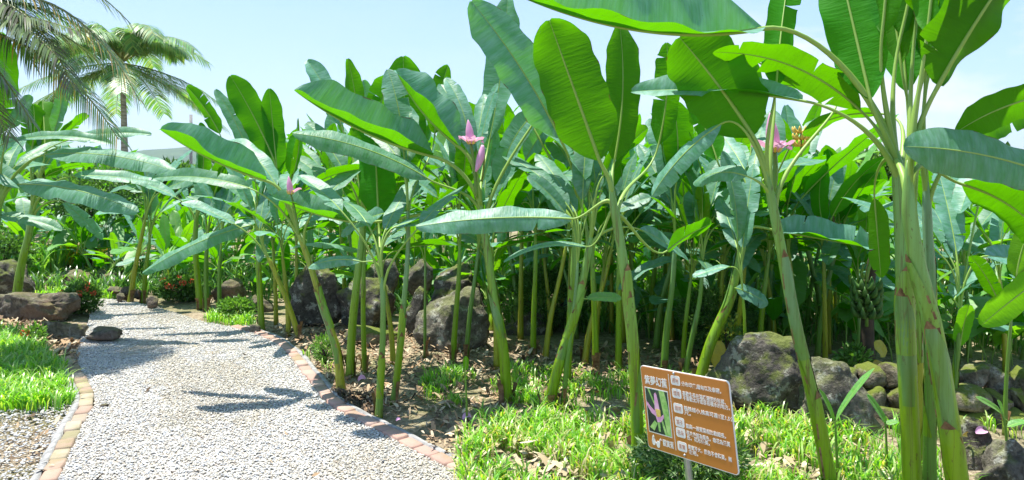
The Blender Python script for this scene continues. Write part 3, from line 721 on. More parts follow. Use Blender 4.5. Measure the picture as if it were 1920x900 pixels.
# ground sheet: fine near, coarse to the horizon
xs = np.concatenate([[-2500, -800, -150, -40, -16], np.arange(-9, 9.01, .12), [16, 40, 150, 800, 2500]])
ys = np.concatenate([[-30, -10, 0, 2], np.arange(3, 16.01, .12), [20, 30, 60, 200, 1000, 2300]])
X, Y = np.meshgrid(xs, ys); Z = np.zeros_like(X)
for i in range(X.shape[0]):
    for j in range(X.shape[1]):
        x, y = X[i, j], Y[i, j]
        if abs(x) < 9.1 and 2 < y < 16.1: Z[i, j] = .035 * mnoise.noise((x * 1.1, y * 1.1, 0)) + .012 * mnoise.noise((x * 4, y * 4, 3)) - .028
pin = poly_in(np.stack([X.ravel(), Y.ravel()], 1), PATH).reshape(X.shape)
Z[pin] = -.05
V = np.stack([X, Y, Z], -1).reshape(-1, 3); w = len(xs); i = np.arange(len(ys) - 1)[:, None] * w; j = np.arange(w - 1)[None]
tag(mk('ground', V, np.stack([i + j, i + j + 1, i + j + w + 1, i + j + w], -1).reshape(-1, 4), M['ground']), kind='structure')
# path bed
import bmesh
bm = bmesh.new(); vs = [bm.verts.new((x, y, -.004)) for x, y in PATH]; f = bm.faces.new(vs)
bmesh.ops.triangulate(bm, faces=[f]); bmesh.ops.recalc_face_normals(bm, faces=bm.faces[:])
me = bpy.data.meshes.new('path'); bm.to_mesh(me); bm.free(); me.materials.append(M['gravel'])
po = bpy.data.objects.new('path', me); link(po); tag(po, kind='structure')

# pebbles
t = (1 + 5 ** .5) / 2
ICO = nrm(np.array([(-1,t,0),(1,t,0),(-1,-t,0),(1,-t,0),(0,-1,t),(0,1,t),(0,-1,-t),(0,1,-t),(t,0,-1),(t,0,1),(-t,0,-1),(-t,0,1)], float))
ICF = np.array([(0,11,5),(0,5,1),(0,1,7),(0,7,10),(0,10,11),(1,5,9),(5,11,4),(11,10,2),(10,7,6),(7,1,8),(3,9,4),(3,4,2),(3,2,6),(3,6,8),(3,8,9),(4,9,5),(2,4,11),(6,2,10),(8,6,7),(9,8,1)])
def pebbles(q, rmin, rmax, zoff=0.):
    n = len(q); s = nr.uniform(rmin, rmax, (n, 1)) * np.exp(nr.normal(0, .22, (n, 1)))
    sc = s * np.stack([nr.uniform(.9, 1.5, n), nr.uniform(.7, 1.1, n), nr.uniform(.35, .6, n)], 1)
    a = nr.uniform(0, 6.283, n); tx = nr.normal(0, .35, n); ca, sa, ct, stt = np.cos(a), np.sin(a), np.cos(tx), np.sin(tx)
    Vv = ICO[None] * (1 + nr.uniform(-.14, .14, (n, 12, 1))) * sc[:, None]
    y2 = Vv[..., 1] * ct[:, None] - Vv[..., 2] * stt[:, None]; z2 = Vv[..., 1] * stt[:, None] + Vv[..., 2] * ct[:, None]
    x3 = Vv[..., 0] * ca[:, None] - y2 * sa[:, None]; y3 = Vv[..., 0] * sa[:, None] + y2 * ca[:, None]
    zc = nr.uniform(0, .005, n) + zoff
    Vv = np.stack([x3 + q[:, :1], y3 + q[:, 1:2], z2 + zc[:, None]], -1).reshape(-1, 3)
    Fc = (ICF[None] + 12 * np.arange(n)[:, None, None]).reshape(-1, 3)
    pal = np.array([(.74,.73,.70),(.66,.62,.54),(.56,.57,.58),(.70,.66,.58),(.50,.52,.55),(.62,.57,.49),(.80,.79,.77),(.42,.42,.43),(.55,.47,.40)])
    k = nr.choice(len(pal), n, p=[.20,.17,.14,.15,.09,.09,.08,.04,.04]); c = pal[k] * nr.uniform(.80, 1.0, (n, 1)) * np.array((.86, .86, .85))
    return Vv, Fc, np.repeat(c, 12, 0)
q = scatter(PATH, 8200); d = q[:, 1]; px = q[:, 0] / d * F + CX
q = q[(d > 3.3) & (px > -60) & (nr.random(len(q)) < np.clip(1.25 - (d - 4) * .11, .5, 1))]
V, Fc, C = pebbles(q, .0042, .0074)
dirt = np.array([mnoise.noise((a * 1.1, b * .9, 2)) + .5 * mnoise.noise((a * 4, b * 4, 7)) for a, b in q])
C = C * np.repeat(1 - .20 * np.clip(dirt + .15, 0, 1), 12)[:, None] * np.where(np.repeat(dirt, 12)[:, None] > .2, np.array([[1, .97, .9]]), 1)
tag(mk('gravel', V, Fc, M['pebble'], col=C), 'loose pale grey and cream pebbles covering the winding path', 'gravel', kind='stuff')
VERGE = gpoly([(-200,985),(-200,770),(60,765),(150,700),(160,760),(140,820),(110,880),(55,985)])
q = np.vstack([scatter(VERGE, 2600), scatter(gpoly([(150,560),(-60,560),(-60,640),(120,660),(160,620)]), 120)])
V, Fc, C = pebbles(q, .005, .010, -.012)
tag(mk('gravel', V, Fc, M['pebble'], col=C * .85), 'sparse small pebbles scattered on bare soil left of the brick edging', 'gravel', kind='stuff')

# brick edging
def resample(poly, step):
    P = np.array(poly); L = np.concatenate([[0], np.cumsum(np.linalg.norm(np.diff(P, axis=0), axis=1))])
    s = np.arange(0, L[-1], step); return np.stack([np.interp(s, L, P[:, 0]), np.interp(s, L, P[:, 1])], 1)
def smooth2(poly, it=2):
    P = np.array(poly)
    for _ in range(it):
        Q = [P[0]]
        for a, b in zip(P[:-1], P[1:]): Q += [a * .75 + b * .25, a * .25 + b * .75]
        Q.append(P[-1]); P = np.array(Q)
    return P
def bricks(poly, side, label, palette, wid=.085, skip=()):
    c = resample(smooth2(poly), .165)
    root = empty('brick_edging', (c[0][0], c[0][1], 0), label, 'brick edging')
    a = Acc(); rg = random.Random(int(side * 5 + 9))
    for i in range(len(c) - 1):
        if i in skip: continue
        p0, p1 = c[i], c[i + 1]; t_ = nrm(p1 - p0); nn = np.array((-t_[1], t_[0])) * side
        t_ = nrm(t_ + nn * rg.uniform(-.06, .06)); nn = np.array((-t_[1], t_[0])) * side
        mid = (p0 + p1) / 2 + nn * (wid / 2 + rg.uniform(-.006, .006)); hl = .078 + rg.uniform(-.006, 0); hw = wid / 2; h = .016 + rg.uniform(-.006, .006); b = .008
        ring = []
        for z, ins in ((-.06, 0), (h - b, 0), (h, b)):
            for sx, sy in ((-1, -1), (1, -1), (1, 1), (-1, 1)):
                q_ = mid + t_ * sx * (hl - ins) + nn * sy * (hw - ins); ring.append((q_[0], q_[1], z + rg.uniform(-.002, .002)))
        Fq = []
        for k in (0, 4):
            for j in range(4): Fq.append((k + j, k + (j + 1) % 4, k + 4 + (j + 1) % 4, k + 4 + j))
        Fq.append((8, 9, 10, 11)); Fq = np.array(Fq)
        if side < 0: Fq = Fq[:, ::-1]
        col = np.array(palette[rg.randrange(len(palette))]) * rg.uniform(.8, 1.15)
        a.add(np.array(ring), Fq, col=col)
    a.build('brick', M['brick'], root, smooth=False)
    c = resample(smooth2(poly), .1); T = nrm(np.gradient(c, axis=0)); Nn = np.stack([-T[:, 1], T[:, 0]], 1) * side
    m = len(c); jj = nr.normal(0, .006, (m, 1))
    prof = [(wid + .004, -.06), (wid + .004, .016), (wid + .035, .010), (wid + .055, -.01), (wid + .065, -.06)]
    Vv = np.stack([np.concatenate([c + Nn * (o + (jj if o > wid + .01 else 0)), np.full((m, 1), z)], 1) for o, z in prof], 1).reshape(-1, 3)
    i = np.arange(m - 1)[:, None] * 5; j = np.arange(4)[None]; Fq = np.stack([i + j, i + j + 1, i + j + 6, i + j + 5], -1).reshape(-1, 4)
    if side > 0: Fq = Fq[:, ::-1]
    mk('mortar_strip', Vv, Fq, M['mortar'], root)
pal = [(.38,.22,.17),(.41,.25,.20),(.39,.26,.21),(.36,.21,.17),(.43,.30,.25)]
pal2 = [(.32,.21,.15),(.30,.25,.16),(.34,.22,.16),(.27,.25,.15),(.33,.27,.20)]
bricks(gpoly([(1010,985),(895,905),(800,857),(722,815),(664,785),(622,764),(600,742),(576,712),(548,672),(520,645),(482,626),(430,612)]), -1, "curved orange brick edging with grey mortar along the planted side of the path", pal)
bricks(gpoly([(60,985),(118,880),(142,825),(160,785),(178,757),(176,735),(160,710),(148,688),(140,668)]), 1, "weathered mossy brick edging along the grassy left side of the path", pal2)

# ------------------------------------------------------------------ grass
def grass(polys, dens, h0, h1, wd, label, seed, cols, patch=.0):
    g_ = np.random.default_rng(seed); Q = []
    for p, k in polys:
        q = scatter(gpoly(p), dens * k)
        if len(q) == 0: continue
        nz = np.array([mnoise.noise((a * 2.3, b * 2.3, seed)) for a, b in q]); q = q[nz > patch - .25 + g_.uniform(-.15, .15, len(q))]
        Q.append(q)
    q = np.vstack(Q); nb = 7
    n = len(q) * nb; c = np.repeat(q, nb, 0) + g_.normal(0, .022, (n, 2)); a = g_.uniform(0, 6.283, n)
    h = g_.uniform(h0, h1, n) * np.repeat(g_.uniform(.6, 1.15, len(q)), nb); lean = g_.uniform(.2, 1.0, n) * h; w_ = wd * g_.uniform(.6, 1.2, n)
    dx, dy = np.cos(a), np.sin(a); rows = []
    for u, ws in ((0, .55), (.35, 1), (.72, .75), (1, .04)):
        cx = c[:, 0] + dx * lean * u ** 1.8; cy = c[:, 1] + dy * lean * u ** 1.8; z = h * (u - .32 * u ** 3) - .03 * (u == 0)
        for s in (-1, 1): rows.append(np.stack([cx - dy * w_ * ws / 2 * s, cy + dx * w_ * ws / 2 * s, z], 1))
    Vv = np.stack(rows, 1).reshape(-1, 3); b = 8 * np.arange(n)[:, None, None]
    Fq = (np.array([(0, 1, 3, 2), (2, 3, 5, 4), (4, 5, 7, 6)])[None] + b).reshape(-1, 4)
    k = g_.choice(len(cols), n); cc = np.array(cols)[k] * g_.uniform(.75, 1.2, (n, 1))
    tag(mk('grass', Vv, Fq, M['grass'], col=np.repeat(cc, 8, 0)), label, 'grass', kind='stuff')
gc = [(.13,.34,.02),(.19,.42,.03),(.09,.27,.02),(.26,.46,.07),(.34,.46,.14)]
grass([([(-250,615),(10,622),(45,632),(95,668),(132,722),(140,752),(100,772),(20,768),(-250,765)], 1)], 420, .08, .19, .011, 'lush bright green grass mound at the left of the path', 1, gc, -.6)
grass([([(50,562),(110,545),(200,548),(230,556),(150,566)], .7), ([(385,603),(395,588),(470,590),(480,612),(440,612)], .5)], 420, .06, .16, .010, 'tufts of grass beside the rocks at the far bend of the path', 2, gc, -.4)
grass([([(850,985),(850,900),(868,800),(905,775),(1000,790),(1040,760),(1190,740),(1290,760),(1380,770),(1560,800),(1690,850),(1700,985)], 1)], 440, .05, .17, .0105, 'thick bright green grass around the sign board', 3, gc + [(.42,.38,.20)], .08)
grass([([(780,695),(930,690),(1010,730),(1010,760),(900,770),(880,770),(800,740)], .8), ([(1000,690),(1120,700),(1290,705),(1290,745),(1180,745),(1050,760)], .5), ([(960,690),(1000,690),(1050,760),(960,760)], .5), ([(560,660),(640,660),(640,700),(610,700)], .15)],
      380, .05, .13, .009, 'patchy grass between the front row of banana stems', 4, gc, .05)
grass([([(1690,840),(1800,840),(1800,985),(1690,985)], .7), ([(1560,800),(1930,800),(1930,830),(1690,850)], .3)], 420, .06, .16, .009, 'ragged grass at the foot of the thick stems and wall', 6, gc, -.1)
grass([([(-400,540),(480,560),(700,590),(1300,640),(2300,670),(2300,505),(-400,505)], 1)], 44, .12, .36, .022, 'weedy undergrowth on the floor of the banana stand', 5, [(.07,.19,.04),(.11,.25,.05),(.05,.13,.04)], -.5)

# leaf litter
def litter(poly, dens, label, seed, size=(.02, .07), cols=None):
    g_ = np.random.default_rng(seed); q = scatter(gpoly(poly), dens); n = len(q)
    cols = np.array(cols or [(.28,.19,.11),(.40,.30,.19),(.16,.11,.07),(.50,.41,.29),(.10,.07,.045),(.36,.24,.14)])
    L = g_.uniform(*size, n); w_ = L * g_.uniform(.15, .5, n); a = g_.uniform(0, 6.283, n); tl = g_.normal(0, .5, n); z0 = np.abs(g_.normal(0, .015, n))
    rows = []
    for u in (-1, 0, 1):
        for s in (-1, 1):
            x = u * L / 2; y = s * w_ / 2 * (1 if u == 0 else .6); z = np.sin(tl) * x + (.25 * L * (1 - abs(u))) * g_.uniform(-.6, .8, n)
            rows.append(np.stack([q[:, 0] + np.cos(a) * x - np.sin(a) * y, q[:, 1] + np.sin(a) * x + np.cos(a) * y, z + z0], 1))
    Vv = np.stack(rows, 1).reshape(-1, 3); b = 6 * np.arange(n)[:, None, None]
    Fq = (np.array([(0, 1, 3, 2), (2, 3, 5, 4)])[None] + b).reshape(-1, 4)
    tag(mk('leaf_litter', Vv, Fq, M['litter'], col=np.repeat(cols[g_.choice(len(cols), n)], 6, 0)), label, 'leaf litter', kind='stuff')
litter([(500,615),(640,600),(960,640),(1320,660),(1320,720),(1020,745),(900,840),(850,880),(760,800),(640,745),(560,650)], 620, 'dry leaf scraps and mulch under the front row of banana stems', 11)
litter([(620,735),(720,740),(720,775),(650,760)], 2600, 'dark heap of mulch at the foot of the stems near the brick edging', 12, (.02, .06), [(.07,.05,.035),(.12,.08,.05),(.05,.04,.03),(.2,.13,.08)])
litter([(-250,600),(70,590),(150,645),(140,690),(60,640),(-250,615)], 900, 'dry twigs and leaf scraps below the brown rock', 13, (.03, .10))
litter([(-250,768),(60,770),(150,760),(120,860),(50,985),(-250,985)], 90, 'few leaf scraps on the bare soil left of the path', 14)
litter([(300,600),(480,640),(560,740),(860,960),(150,960),(200,700)], 5, 'few dry leaf scraps dropped on the gravel path', 16, (.02, .06))
litter([(850,800),(1300,740),(1690,850),(1700,985),(850,985)], 260, 'dry grass clippings among the bright grass', 15, (.03, .12), [(.45,.38,.25),(.35,.28,.17),(.5,.44,.3)])

# ------------------------------------------------------------------ rocks
def ico_sphere(sub):
    bm = bmesh.new(); bmesh.ops.create_icosphere(bm, subdivisions=sub, radius=1)
    V = np.array([v.co[:] for v in bm.verts]); Fc = np.array([[v.index for v in f.verts] for f in bm.faces]); bm.free(); return V, Fc
ICO5 = ico_sphere(5); ICO4 = ico_sphere(4); ICO3 = ico_sphere(3)
def rock_shape(seed, sz, ico, cuts=10, rough=.3, square=.0):
    V, Fc = ico; V = V.copy(); rg = random.Random(seed)
    if square: V = np.sign(V) * np.abs(V) ** (1 - square); 
    for _ in range(cuts):
        nn = nrm(np.array([rg.gauss(0, 1), rg.gauss(0, 1), rg.gauss(0, .8)])); dd = rg.uniform(.5, .84)
        e = V @ nn - dd; V = V - np.maximum(e, 0)[:, None] * nn * .92
    out_ = np.empty_like(V); s = seed * 3.7
    for i, v in enumerate(V):
        n1 = mnoise.fractal((v[0] * 1.6 + s, v[1] * 1.6, v[2] * 1.6), .9, 2.1, 5)
        n2 = mnoise.ridged_multi_fractal((v[0] * 2.3 + s, v[1] * 2.3, v[2] * 2.3 + 9), .9, 2.2, 4, 1.0, 2.0)
        out_[i] = v * (1 + rough * n1 + (.022 * (n2 - 1) if rough > .1 else 0))
    return out_ * np.array(sz), Fc
def rock(label, x0, x1, yt, yb, d, mat, seed, depth=.8, cuts=12, rough=.22, ico=ICO5, square=.0, tilt=0., name='boulder', group=None, z0=None):
    wx = (x1 - x0) / F * d / 2; hz = (yb - yt) / F * d / 2; cx = ((x0 + x1) / 2 - CX) / F * d; cz = EYE - ((yt + yb) / 2 - HY) / F * d
    V, Fc = rock_shape(seed, (wx * 1.12, wx * depth, hz * 1.12), ico, cuts, rough, square)
    c, s = math.cos(tilt), math.sin(tilt); V = np.stack([V[:, 0] * c - V[:, 2] * s, V[:, 1], V[:, 0] * s + V[:, 2] * c], 1)
    V = V + np.array((cx, d + wx * depth * .6, cz))
    o = mk(name, V, Fc, M[mat], loc=(cx, d + wx * depth * .6, max(cz - hz, -.02)))
    return tag(o, label, 'rock', group)
rock("rounded mossy boulder left of the dark rock pile behind the stems", 545, 640, 505, 628, 7.7, 'rock_dark', 1)
rock("dark angular rock at the lower left of the rock pile", 625, 745, 535, 640, 7.6, 'rock_dark', 2)
rock("small grey rock at the top left of the rock pile", 682, 752, 490, 560, 8.1, 'rock_grey', 3, ico=ICO4)
rock("small pale rock at the top middle of the rock pile", 748, 806, 490, 560, 8.0, 'rock_grey', 4, ico=ICO4)
rock("big black rock with white lichen on top of the rock pile", 800, 916, 496, 610, 7.55, 'rock_dark', 5, cuts=13)
rock("small dark rock wedged in the middle of the rock pile", 750, 812, 548, 640, 7.3, 'rock_dark', 6, ico=ICO4)
rock("largest light brown boulder at the front right of the rock pile", 785, 928, 556, 690, 6.7, 'rock_grey', 7, cuts=10)
rock("low moss covered rock at the foot of the rock pile", 630, 745, 612, 665, 7.0, 'rock_moss', 8)
rock("shaded low rock right of the rock pile, half hidden by stems", 935, 1040, 590, 660, 7.4, 'rock_dark', 9)
rock("large grey boulder with a mossy dark face behind the sign board", 1326, 1550, 636, 800, 4.95, 'rock_dark', 11, cuts=10, depth=.7)
rock("sloping pale boulder in front of the large grey one", 1490, 1665, 700, 850, 4.6, 'rock_grey', 12, cuts=10, depth=.6, tilt=-.35)
rock("dark shaded ledge rock below the pink petals at right", 1780, 1915, 815, 960, 4.15, 'rock_dark', 13, square=.35, depth=.8)
rock("rounded grey rock in the bottom right corner", 1862, 1990, 838, 985, 3.75, 'rock_grey', 14, depth=.8)
rock("dark lichen spotted boulder at the left edge", -50, 60, 498, 575, 9.3, 'rock_dark', 15)
rock("broad flat brown rock at the left under the lichen boulder", -40, 122, 552, 622, 7.95, 'rock_brown', 16, square=.4, depth=.5)
rock("long flat slab jutting into the gravel path", 156, 232, 617, 646, 6.95, 'rock_brown', 17, square=.4, depth=.45, ico=ICO4)
rock("low mossy rock joining the brown rock and the flat slab", 70, 150, 602, 645, 7.15, 'rock_moss', 18, square=.3, depth=.5, ico=ICO4)
rock("wide brown boulder with a dark shaded side behind the grass at far left", 75, 186, 510, 560, 10.4, 'rock_brown', 19, ico=ICO4)
rock("small brown boulder under the dark trunk at far left", 165, 236, 505, 556, 10.6, 'rock_brown', 20, ico=ICO4)
rock("brown boulder between stems right of the red flowered bush", 392, 452, 522, 580, 9.4, 'rock_brown', 21, ico=ICO4)
rock("low brown boulder behind the far end of the brick edging", 450, 505, 550, 605, 8.6, 'rock_brown', 22, ico=ICO4)
rock("pale squarish stone resting on the far end of the brick edging", 461, 488, 608, 630, 7.35, 'rock_grey', 23, ico=ICO3, square=.5, name='stone')
for k, (x, y, s) in enumerate([(212,546,13),(232,550,16),(256,553,12),(224,558,10),(283,566,14)]):
    rock("fist sized rounded stone edging the far bend of the path", x - s, x + s, y - s * .7, y + s * .9, F * EYE / (y + s * .9 - HY), 'rock_brown', 40 + k, ico=ICO3, name='stone', group='stones edging the far path bend')
rock("small brown pebble stone lying on the left brick edging", 184, 201, 758, 766, 5.05, 'rock_brown', 50, ico=ICO3, name='stone')
# low wall of stones at right: one thing
wall = empty('stone_wall', tuple(at(1740, 0, 4.95)[:2]) + (0,), 'low dry stone wall with mossy top behind the thick stems at right', 'stone wall')
a = Acc(); b2 = Acc(); rg = random.Random(77)
for row in range(3):
    x = 1535 + row * 12
    while x < 2080:
        w_ = rg.uniform(38, 85) * (1 - .12 * row); yb = 812 - row * 38; h = rg.uniform(40, 52)
        d = 4.85 + row * .09 + rg.uniform(-.03, .05)
        V, Fc = rock_shape(rg.randrange(999), (w_ / F * d / 2 * 1.18, rg.uniform(.10, .15), h / F * d / 2 * 1.25), ICO3, 6, .16, .3)
        (a if row < 2 else b2).add(V + at(x + w_ / 2, yb - h / 2 + rg.uniform(-4, 4), d), Fc)
        x += w_
a.build('wall_stones', M['rock_moss'], wall); b2.build('coping_stones', M['rock_moss'], wall)

# ------------------------------------------------------------------ shrubs
def leaf_cloud(c, rad, n, ls, lw, cols, g_, hollow=.35, flat_bottom=True):
    """n little leaves spread through an uneven ellipsoid; two quads each"""
    u = nrm(g_.normal(0, 1, (n, 3)));
    lump = np.array([1 + .45 * mnoise.noise((p[0] * 2.2 + c[0], p[1] * 2.2 + c[1], p[2] * 2.2)) for p in u])
    r = g_.uniform(hollow, 1, n) ** .6 * lump; p = u * r[:, None] * np.array(rad)
    if flat_bottom: p[:, 2] = np.abs(p[:, 2]) * np.sign(p[:, 2] + .25 * rad[2])
    p = p + np.array(c); dr = nrm(u + g_.normal(0, .6, (n, 3)) + np.array((0, 0, .25))); s = nrm(np.cross(dr, g_.normal(0, 1, (n, 3)))); nn = np.cross(dr, s)
    L = ls * g_.uniform(.6, 1.3, (n, 1)); w_ = lw * g_.uniform(.7, 1.2, (n, 1))
    a0 = p; m1 = p + dr * L * .5 + s * w_ / 2; m2 = p + dr * L * .5 - s * w_ / 2; mm = p + dr * L * .5 - nn * w_ * .25; tp = p + dr * L - nn * L * .1
    Vv = np.stack([a0, m1, tp, mm, m2], 1).reshape(-1, 3); b = 5 * np.arange(n)[:, None, None]
    Fq = (np.array([(0, 1, 2, 3), (0, 3, 2, 4)])[None] + b).reshape(-1, 4)
    cc = np.array(cols)[g_.choice(len(cols), n)] * g_.uniform(.7, 1.2, (n, 1))
    return Vv, Fq, np.repeat(cc, 5, 0)
def shrub(label, x0, x1, yt, yb, d, cols, seed, n=5000, ls=.04, lw=.018, flowers=0, name='shrub', cat='shrub', group=None, fcol='blossom'):
    g_ = np.random.default_rng(seed); wx = (x1 - x0) / F * d / 2; cx = ((x0 + x1) / 2 - CX) / F * d; zt = EYE - (yt - HY) / F * d
    zb = max(0, EYE - (yb - HY) / F * d); hz = (zt - zb) / 2; c = (cx, d + wx * .5, zb + hz)
    root = empty(name, (cx, d + wx * .5, 0), label, cat, group)
    V, Fq, C = leaf_cloud(c, (wx, wx * .8, hz), n, ls, lw, cols, g_)
    mk('foliage', V, Fq, M['foliage'], root, col=C, smooth=False)
    a = Acc()
    for k in range(9):
        e = np.array(c) + nrm(g_.normal(0, 1, 3)) * np.array((wx, wx * .8, hz)) * .75; P = bez(np.array((cx, c[1], -.02)), np.array((cx, c[1], zb + hz * .6)), e, 7)
        v, f_, u_ = tube(P, np.linspace(.012, .003, 7), 5); a.add(v, f_)
    a.build('stem', M['dark'], root)
    for k in range(flowers):
        u = nrm(np.array((g_.normal(0, 1), -abs(g_.normal(0, .8)) - .2, abs(g_.normal(0, .8)))))
        p = np.array(c) + u * np.array((wx, wx * .8, hz)) * 1.02; a = Acc()
        for q_ in range(26):
            r = p + nrm(g_.normal(0, 1, 3)) * .028; V, Fq, C = None, None, None
            dr = nrm(g_.normal(0, 1, 3) + u); s = nrm(np.cross(dr, u + .01)); 
            a.add(np.array([r - s * .008, r + dr * .012 - s * .002, r + s * .008, r - dr * .012]), np.array([(0, 1, 2, 3)]))
        a.build('blossom', M[fcol], root, smooth=False)
    return root
dg = [(.05,.12,.025),(.07,.16,.035),(.09,.20,.05),(.12,.25,.06)]; mg = [(.08,.18,.03),(.13,.27,.05),(.18,.34,.07)]
shrub("dark green bush with red blossoms on the rock at the path bend", 108, 178, 532, 606, 8.3, dg, 1, 2600, .05, .022, 9, 'ixora_bush', 'bush')
shrub("rounded bush with orange red blossoms where the path turns out of sight", 290, 376, 518, 590, 9.2, dg, 2, 3200, .055, .026, 12, 'ixora_bush', 'bush')
shrub("tiny bush with orange blossoms in the dry litter at left", 40, 76, 612, 652, 6.8, mg, 3, 260, .05, .018, 2, 'ixora_bush', 'bush')
shrub("wide fine leaved dark shrub behind the stems left of the sign", 955, 1115, 498, 672, 7.5, dg, 4, 15000, .035, .012)
shrub("fine leaved shrub between the sign and the large grey boulder", 1285, 1430, 540, 700, 6.4, dg, 5, 12000, .035, .012)
shrub("low shrub with narrow glossy leaves at the foot of the sign", 1200, 1410, 835, 960, 3.75, [(.05,.11,.03),(.08,.17,.05),(.22,.32,.14)], 6, 3200, .055, .013)
shrub("weedy bush on the far brick edging", 405, 470, 562, 612, 8.1, mg, 7, 1500, .045, .02)
shrub("little weed clump near the middle of the planted edge", 585, 628, 630, 690, 6.2, mg, 8, 700, .035, .012)
shrub("small yellow leaved bush behind the large grey boulder", 1335, 1400, 600, 680, 5.9, [(.3,.34,.04),(.12,.22,.04)], 9, 500, .045, .02)
shrub("bright low weed cluster behind the wall near the yellow leaf", 1575, 1640, 655, 720, 5.5, mg, 10, 500, .05, .03)
shrub("leafy bush at the left edge behind the lichen boulder", -60, 40, 440, 520, 10.2, dg, 12, 2500, .06, .03)

# strap-leaved yellow plants far left
def strap(label, x0, x1, yt, yb, d, seed, n, cols):
    g_ = np.random.default_rng(seed); wx = (x1 - x0) / F * d; hz = (yb - yt) / F * d
    root = empty('croton_clump', ((((x0 + x1) / 2) - CX) / F * d, d, 0), label, 'plant')
    a = Acc()
    for k in range(n):
        bx = (x0 - CX) / F * d + g_.uniform(0, wx); p = np.array((bx, d + g_.uniform(-.2, .6), 0)); zb = max(0, EYE - (yb - HY) / F * d)
        az = g_.uniform(0, 6.28); ln = g_.uniform(.08, .3); h = g_.uniform(.5, 1.05) * (hz + zb)
        P = bez(p, p + (0, 0, h * .7), p + np.array((math.cos(az) * ln, math.sin(az) * ln, h)), 6); s = nrm(np.array((math.sin(az), -math.cos(az), 0)))
        w_ = np.array([.4, .8, 1, .9, .6, .05]) * .022; V = np.stack([P - s * w_[:, None], P + s * w_[:, None]], 1).reshape(-1, 3)
        a.add(V, np.array([(2 * i, 2 * i + 1, 2 * i + 3, 2 * i + 2) for i in range(5)]), col=np.array(cols[g_.integers(len(cols))]) * g_.uniform(.8, 1.2))
    a.build('foliage', M['foliage'], root)
strap("yellow and orange strap leaved clump beyond the far left boulders", 70, 165, 465, 525, 11.6, 1, 300, [(.5,.45,.05),(.3,.42,.06),(.55,.3,.06),(.2,.35,.05)])
strap("green strap leaved clump growing behind the far left boulders", 10, 90, 470, 540, 10.9, 2, 160, [(.12,.3,.05),(.2,.38,.06)])

# ------------------------------------------------------------------ palms
def frond(name, P, lmax, parent, seed, mats, droop=.55, nl=60, wd=.03, cols=((.07,.16,.05),), hang=None):
    """rachis along P, leaflets both sides"""
    g_ = np.random.default_rng(seed); r = tube(P, np.linspace(.022, .004, len(P)), 5)
    a = Acc(); a.add(r[0], r[1], col=(.25, .27, .10))
    T = nrm(np.gradient(P, axis=0)); up = np.array((0, 0, 1.)); L = np.linspace(0, 1, len(P))
    for k in range(nl):
        u = .12 + .88 * k / nl
        p = np.array([np.interp(u, L, P[:, i]) for i in range(3)]); t_ = nrm(np.array([np.interp(u, L, T[:, i]) for i in range(3)]))
        S = nrm(np.cross(t_, up)); ll = lmax * (.35 + .65 * math.sin(math.pi * (u * .86 + .08)) ) * g_.uniform(.85, 1.1)
        for sg in (1, -1):
            dr = nrm(S * sg * .9 + t_ * (.45 + .5 * u) + up * g_.uniform(-.1, .25)); e1 = p + dr * ll * .5; dp = droop * g_.uniform(.7, 1.3)
            e2 = e1 + nrm(dr - up * dp * 1.8) * ll * .5
            Q = bez(p, e1, e2, 5); w_ = np.array([.5, 1, .9, .6, .05]) * wd / 2; n_ = nrm(np.cross(dr, t_)); s = nrm(np.cross(n_, dr))
            V = np.stack([Q - s * w_[:, None], Q + s * w_[:, None]], 1).reshape(-1, 3)
            a.add(V, np.array([(2 * i, 2 * i + 1, 2 * i + 3, 2 * i + 2) for i in range(4)]), col=np.array(cols[g_.integers(len(cols))]) * g_.uniform(.8, 1.25))
    return a.build('frond', M['foliage'], parent, smooth=False)
# coconut palm
D = 20.; cb = at(232, 0, D); crown = at(228, 118, D)
palm = empty('coconut_palm', (cb[0], cb[1], 0), 'coconut palm with a slim trunk standing alone against the sky at left', 'palm tree')
P = smooth_path([(cb[0] + .1, cb[1], -.1), (cb[0] + .03, cb[1], 1.6), (cb[0], cb[1], 3.2), tuple(crown)], 40)
V, Fc, Uu = tube(P, np.linspace(.11, .055, 40) * (1 + .05 * (np.arange(40) % 2)), 12)
def trunk_mat():
    g = G('palm_trunk'); n = g.noise(g.coord('Object'), 1, 4, .6, (5, 5, 22))
    return g.done(g.bsdf(g.ramp(n, [(.35, (.20, .17, .13)), (.6, (.42, .38, .32))]), .9, .2, g.bump(n, .6, .02)))
M['trunk'] = trunk_mat()
mk('trunk', V, Fc, M['trunk'], palm, uv=Uu)
rg = random.Random(4)
pc = [(.11,.24,.10),(.15,.30,.11),(.08,.18,.07),(.24,.30,.11)]
for k in range(34):
    az = k * 2.4 + rg.uniform(-.2, .2); el = R(rg.choice([75, 55, 40, 25, 10, -8, -25])); ln = rg.uniform(2.3, 3.1)
    dr = np.array((math.cos(az) * math.cos(el), math.sin(az) * math.cos(el), math.sin(el)))
    e = crown + dr * ln * .6; tip = e + nrm(dr * np.array((1, 1, .2)) - np.array((0, 0, .75))) * ln * .5
    frond('frond', bez(crown, e, tip, 14), .75, palm, k, None, .7, 84, .026, pc)
for k in range(7):
    p = crown + np.array((rg.uniform(-.25, .25), rg.uniform(-.25, .1), rg.uniform(-.45, -.15)))
    V, Fc = rock_shape(k, (.11, .11, .14), ICO3, 0, .03); mk('coconut', V + p, Fc, M['fruit_green'], palm)
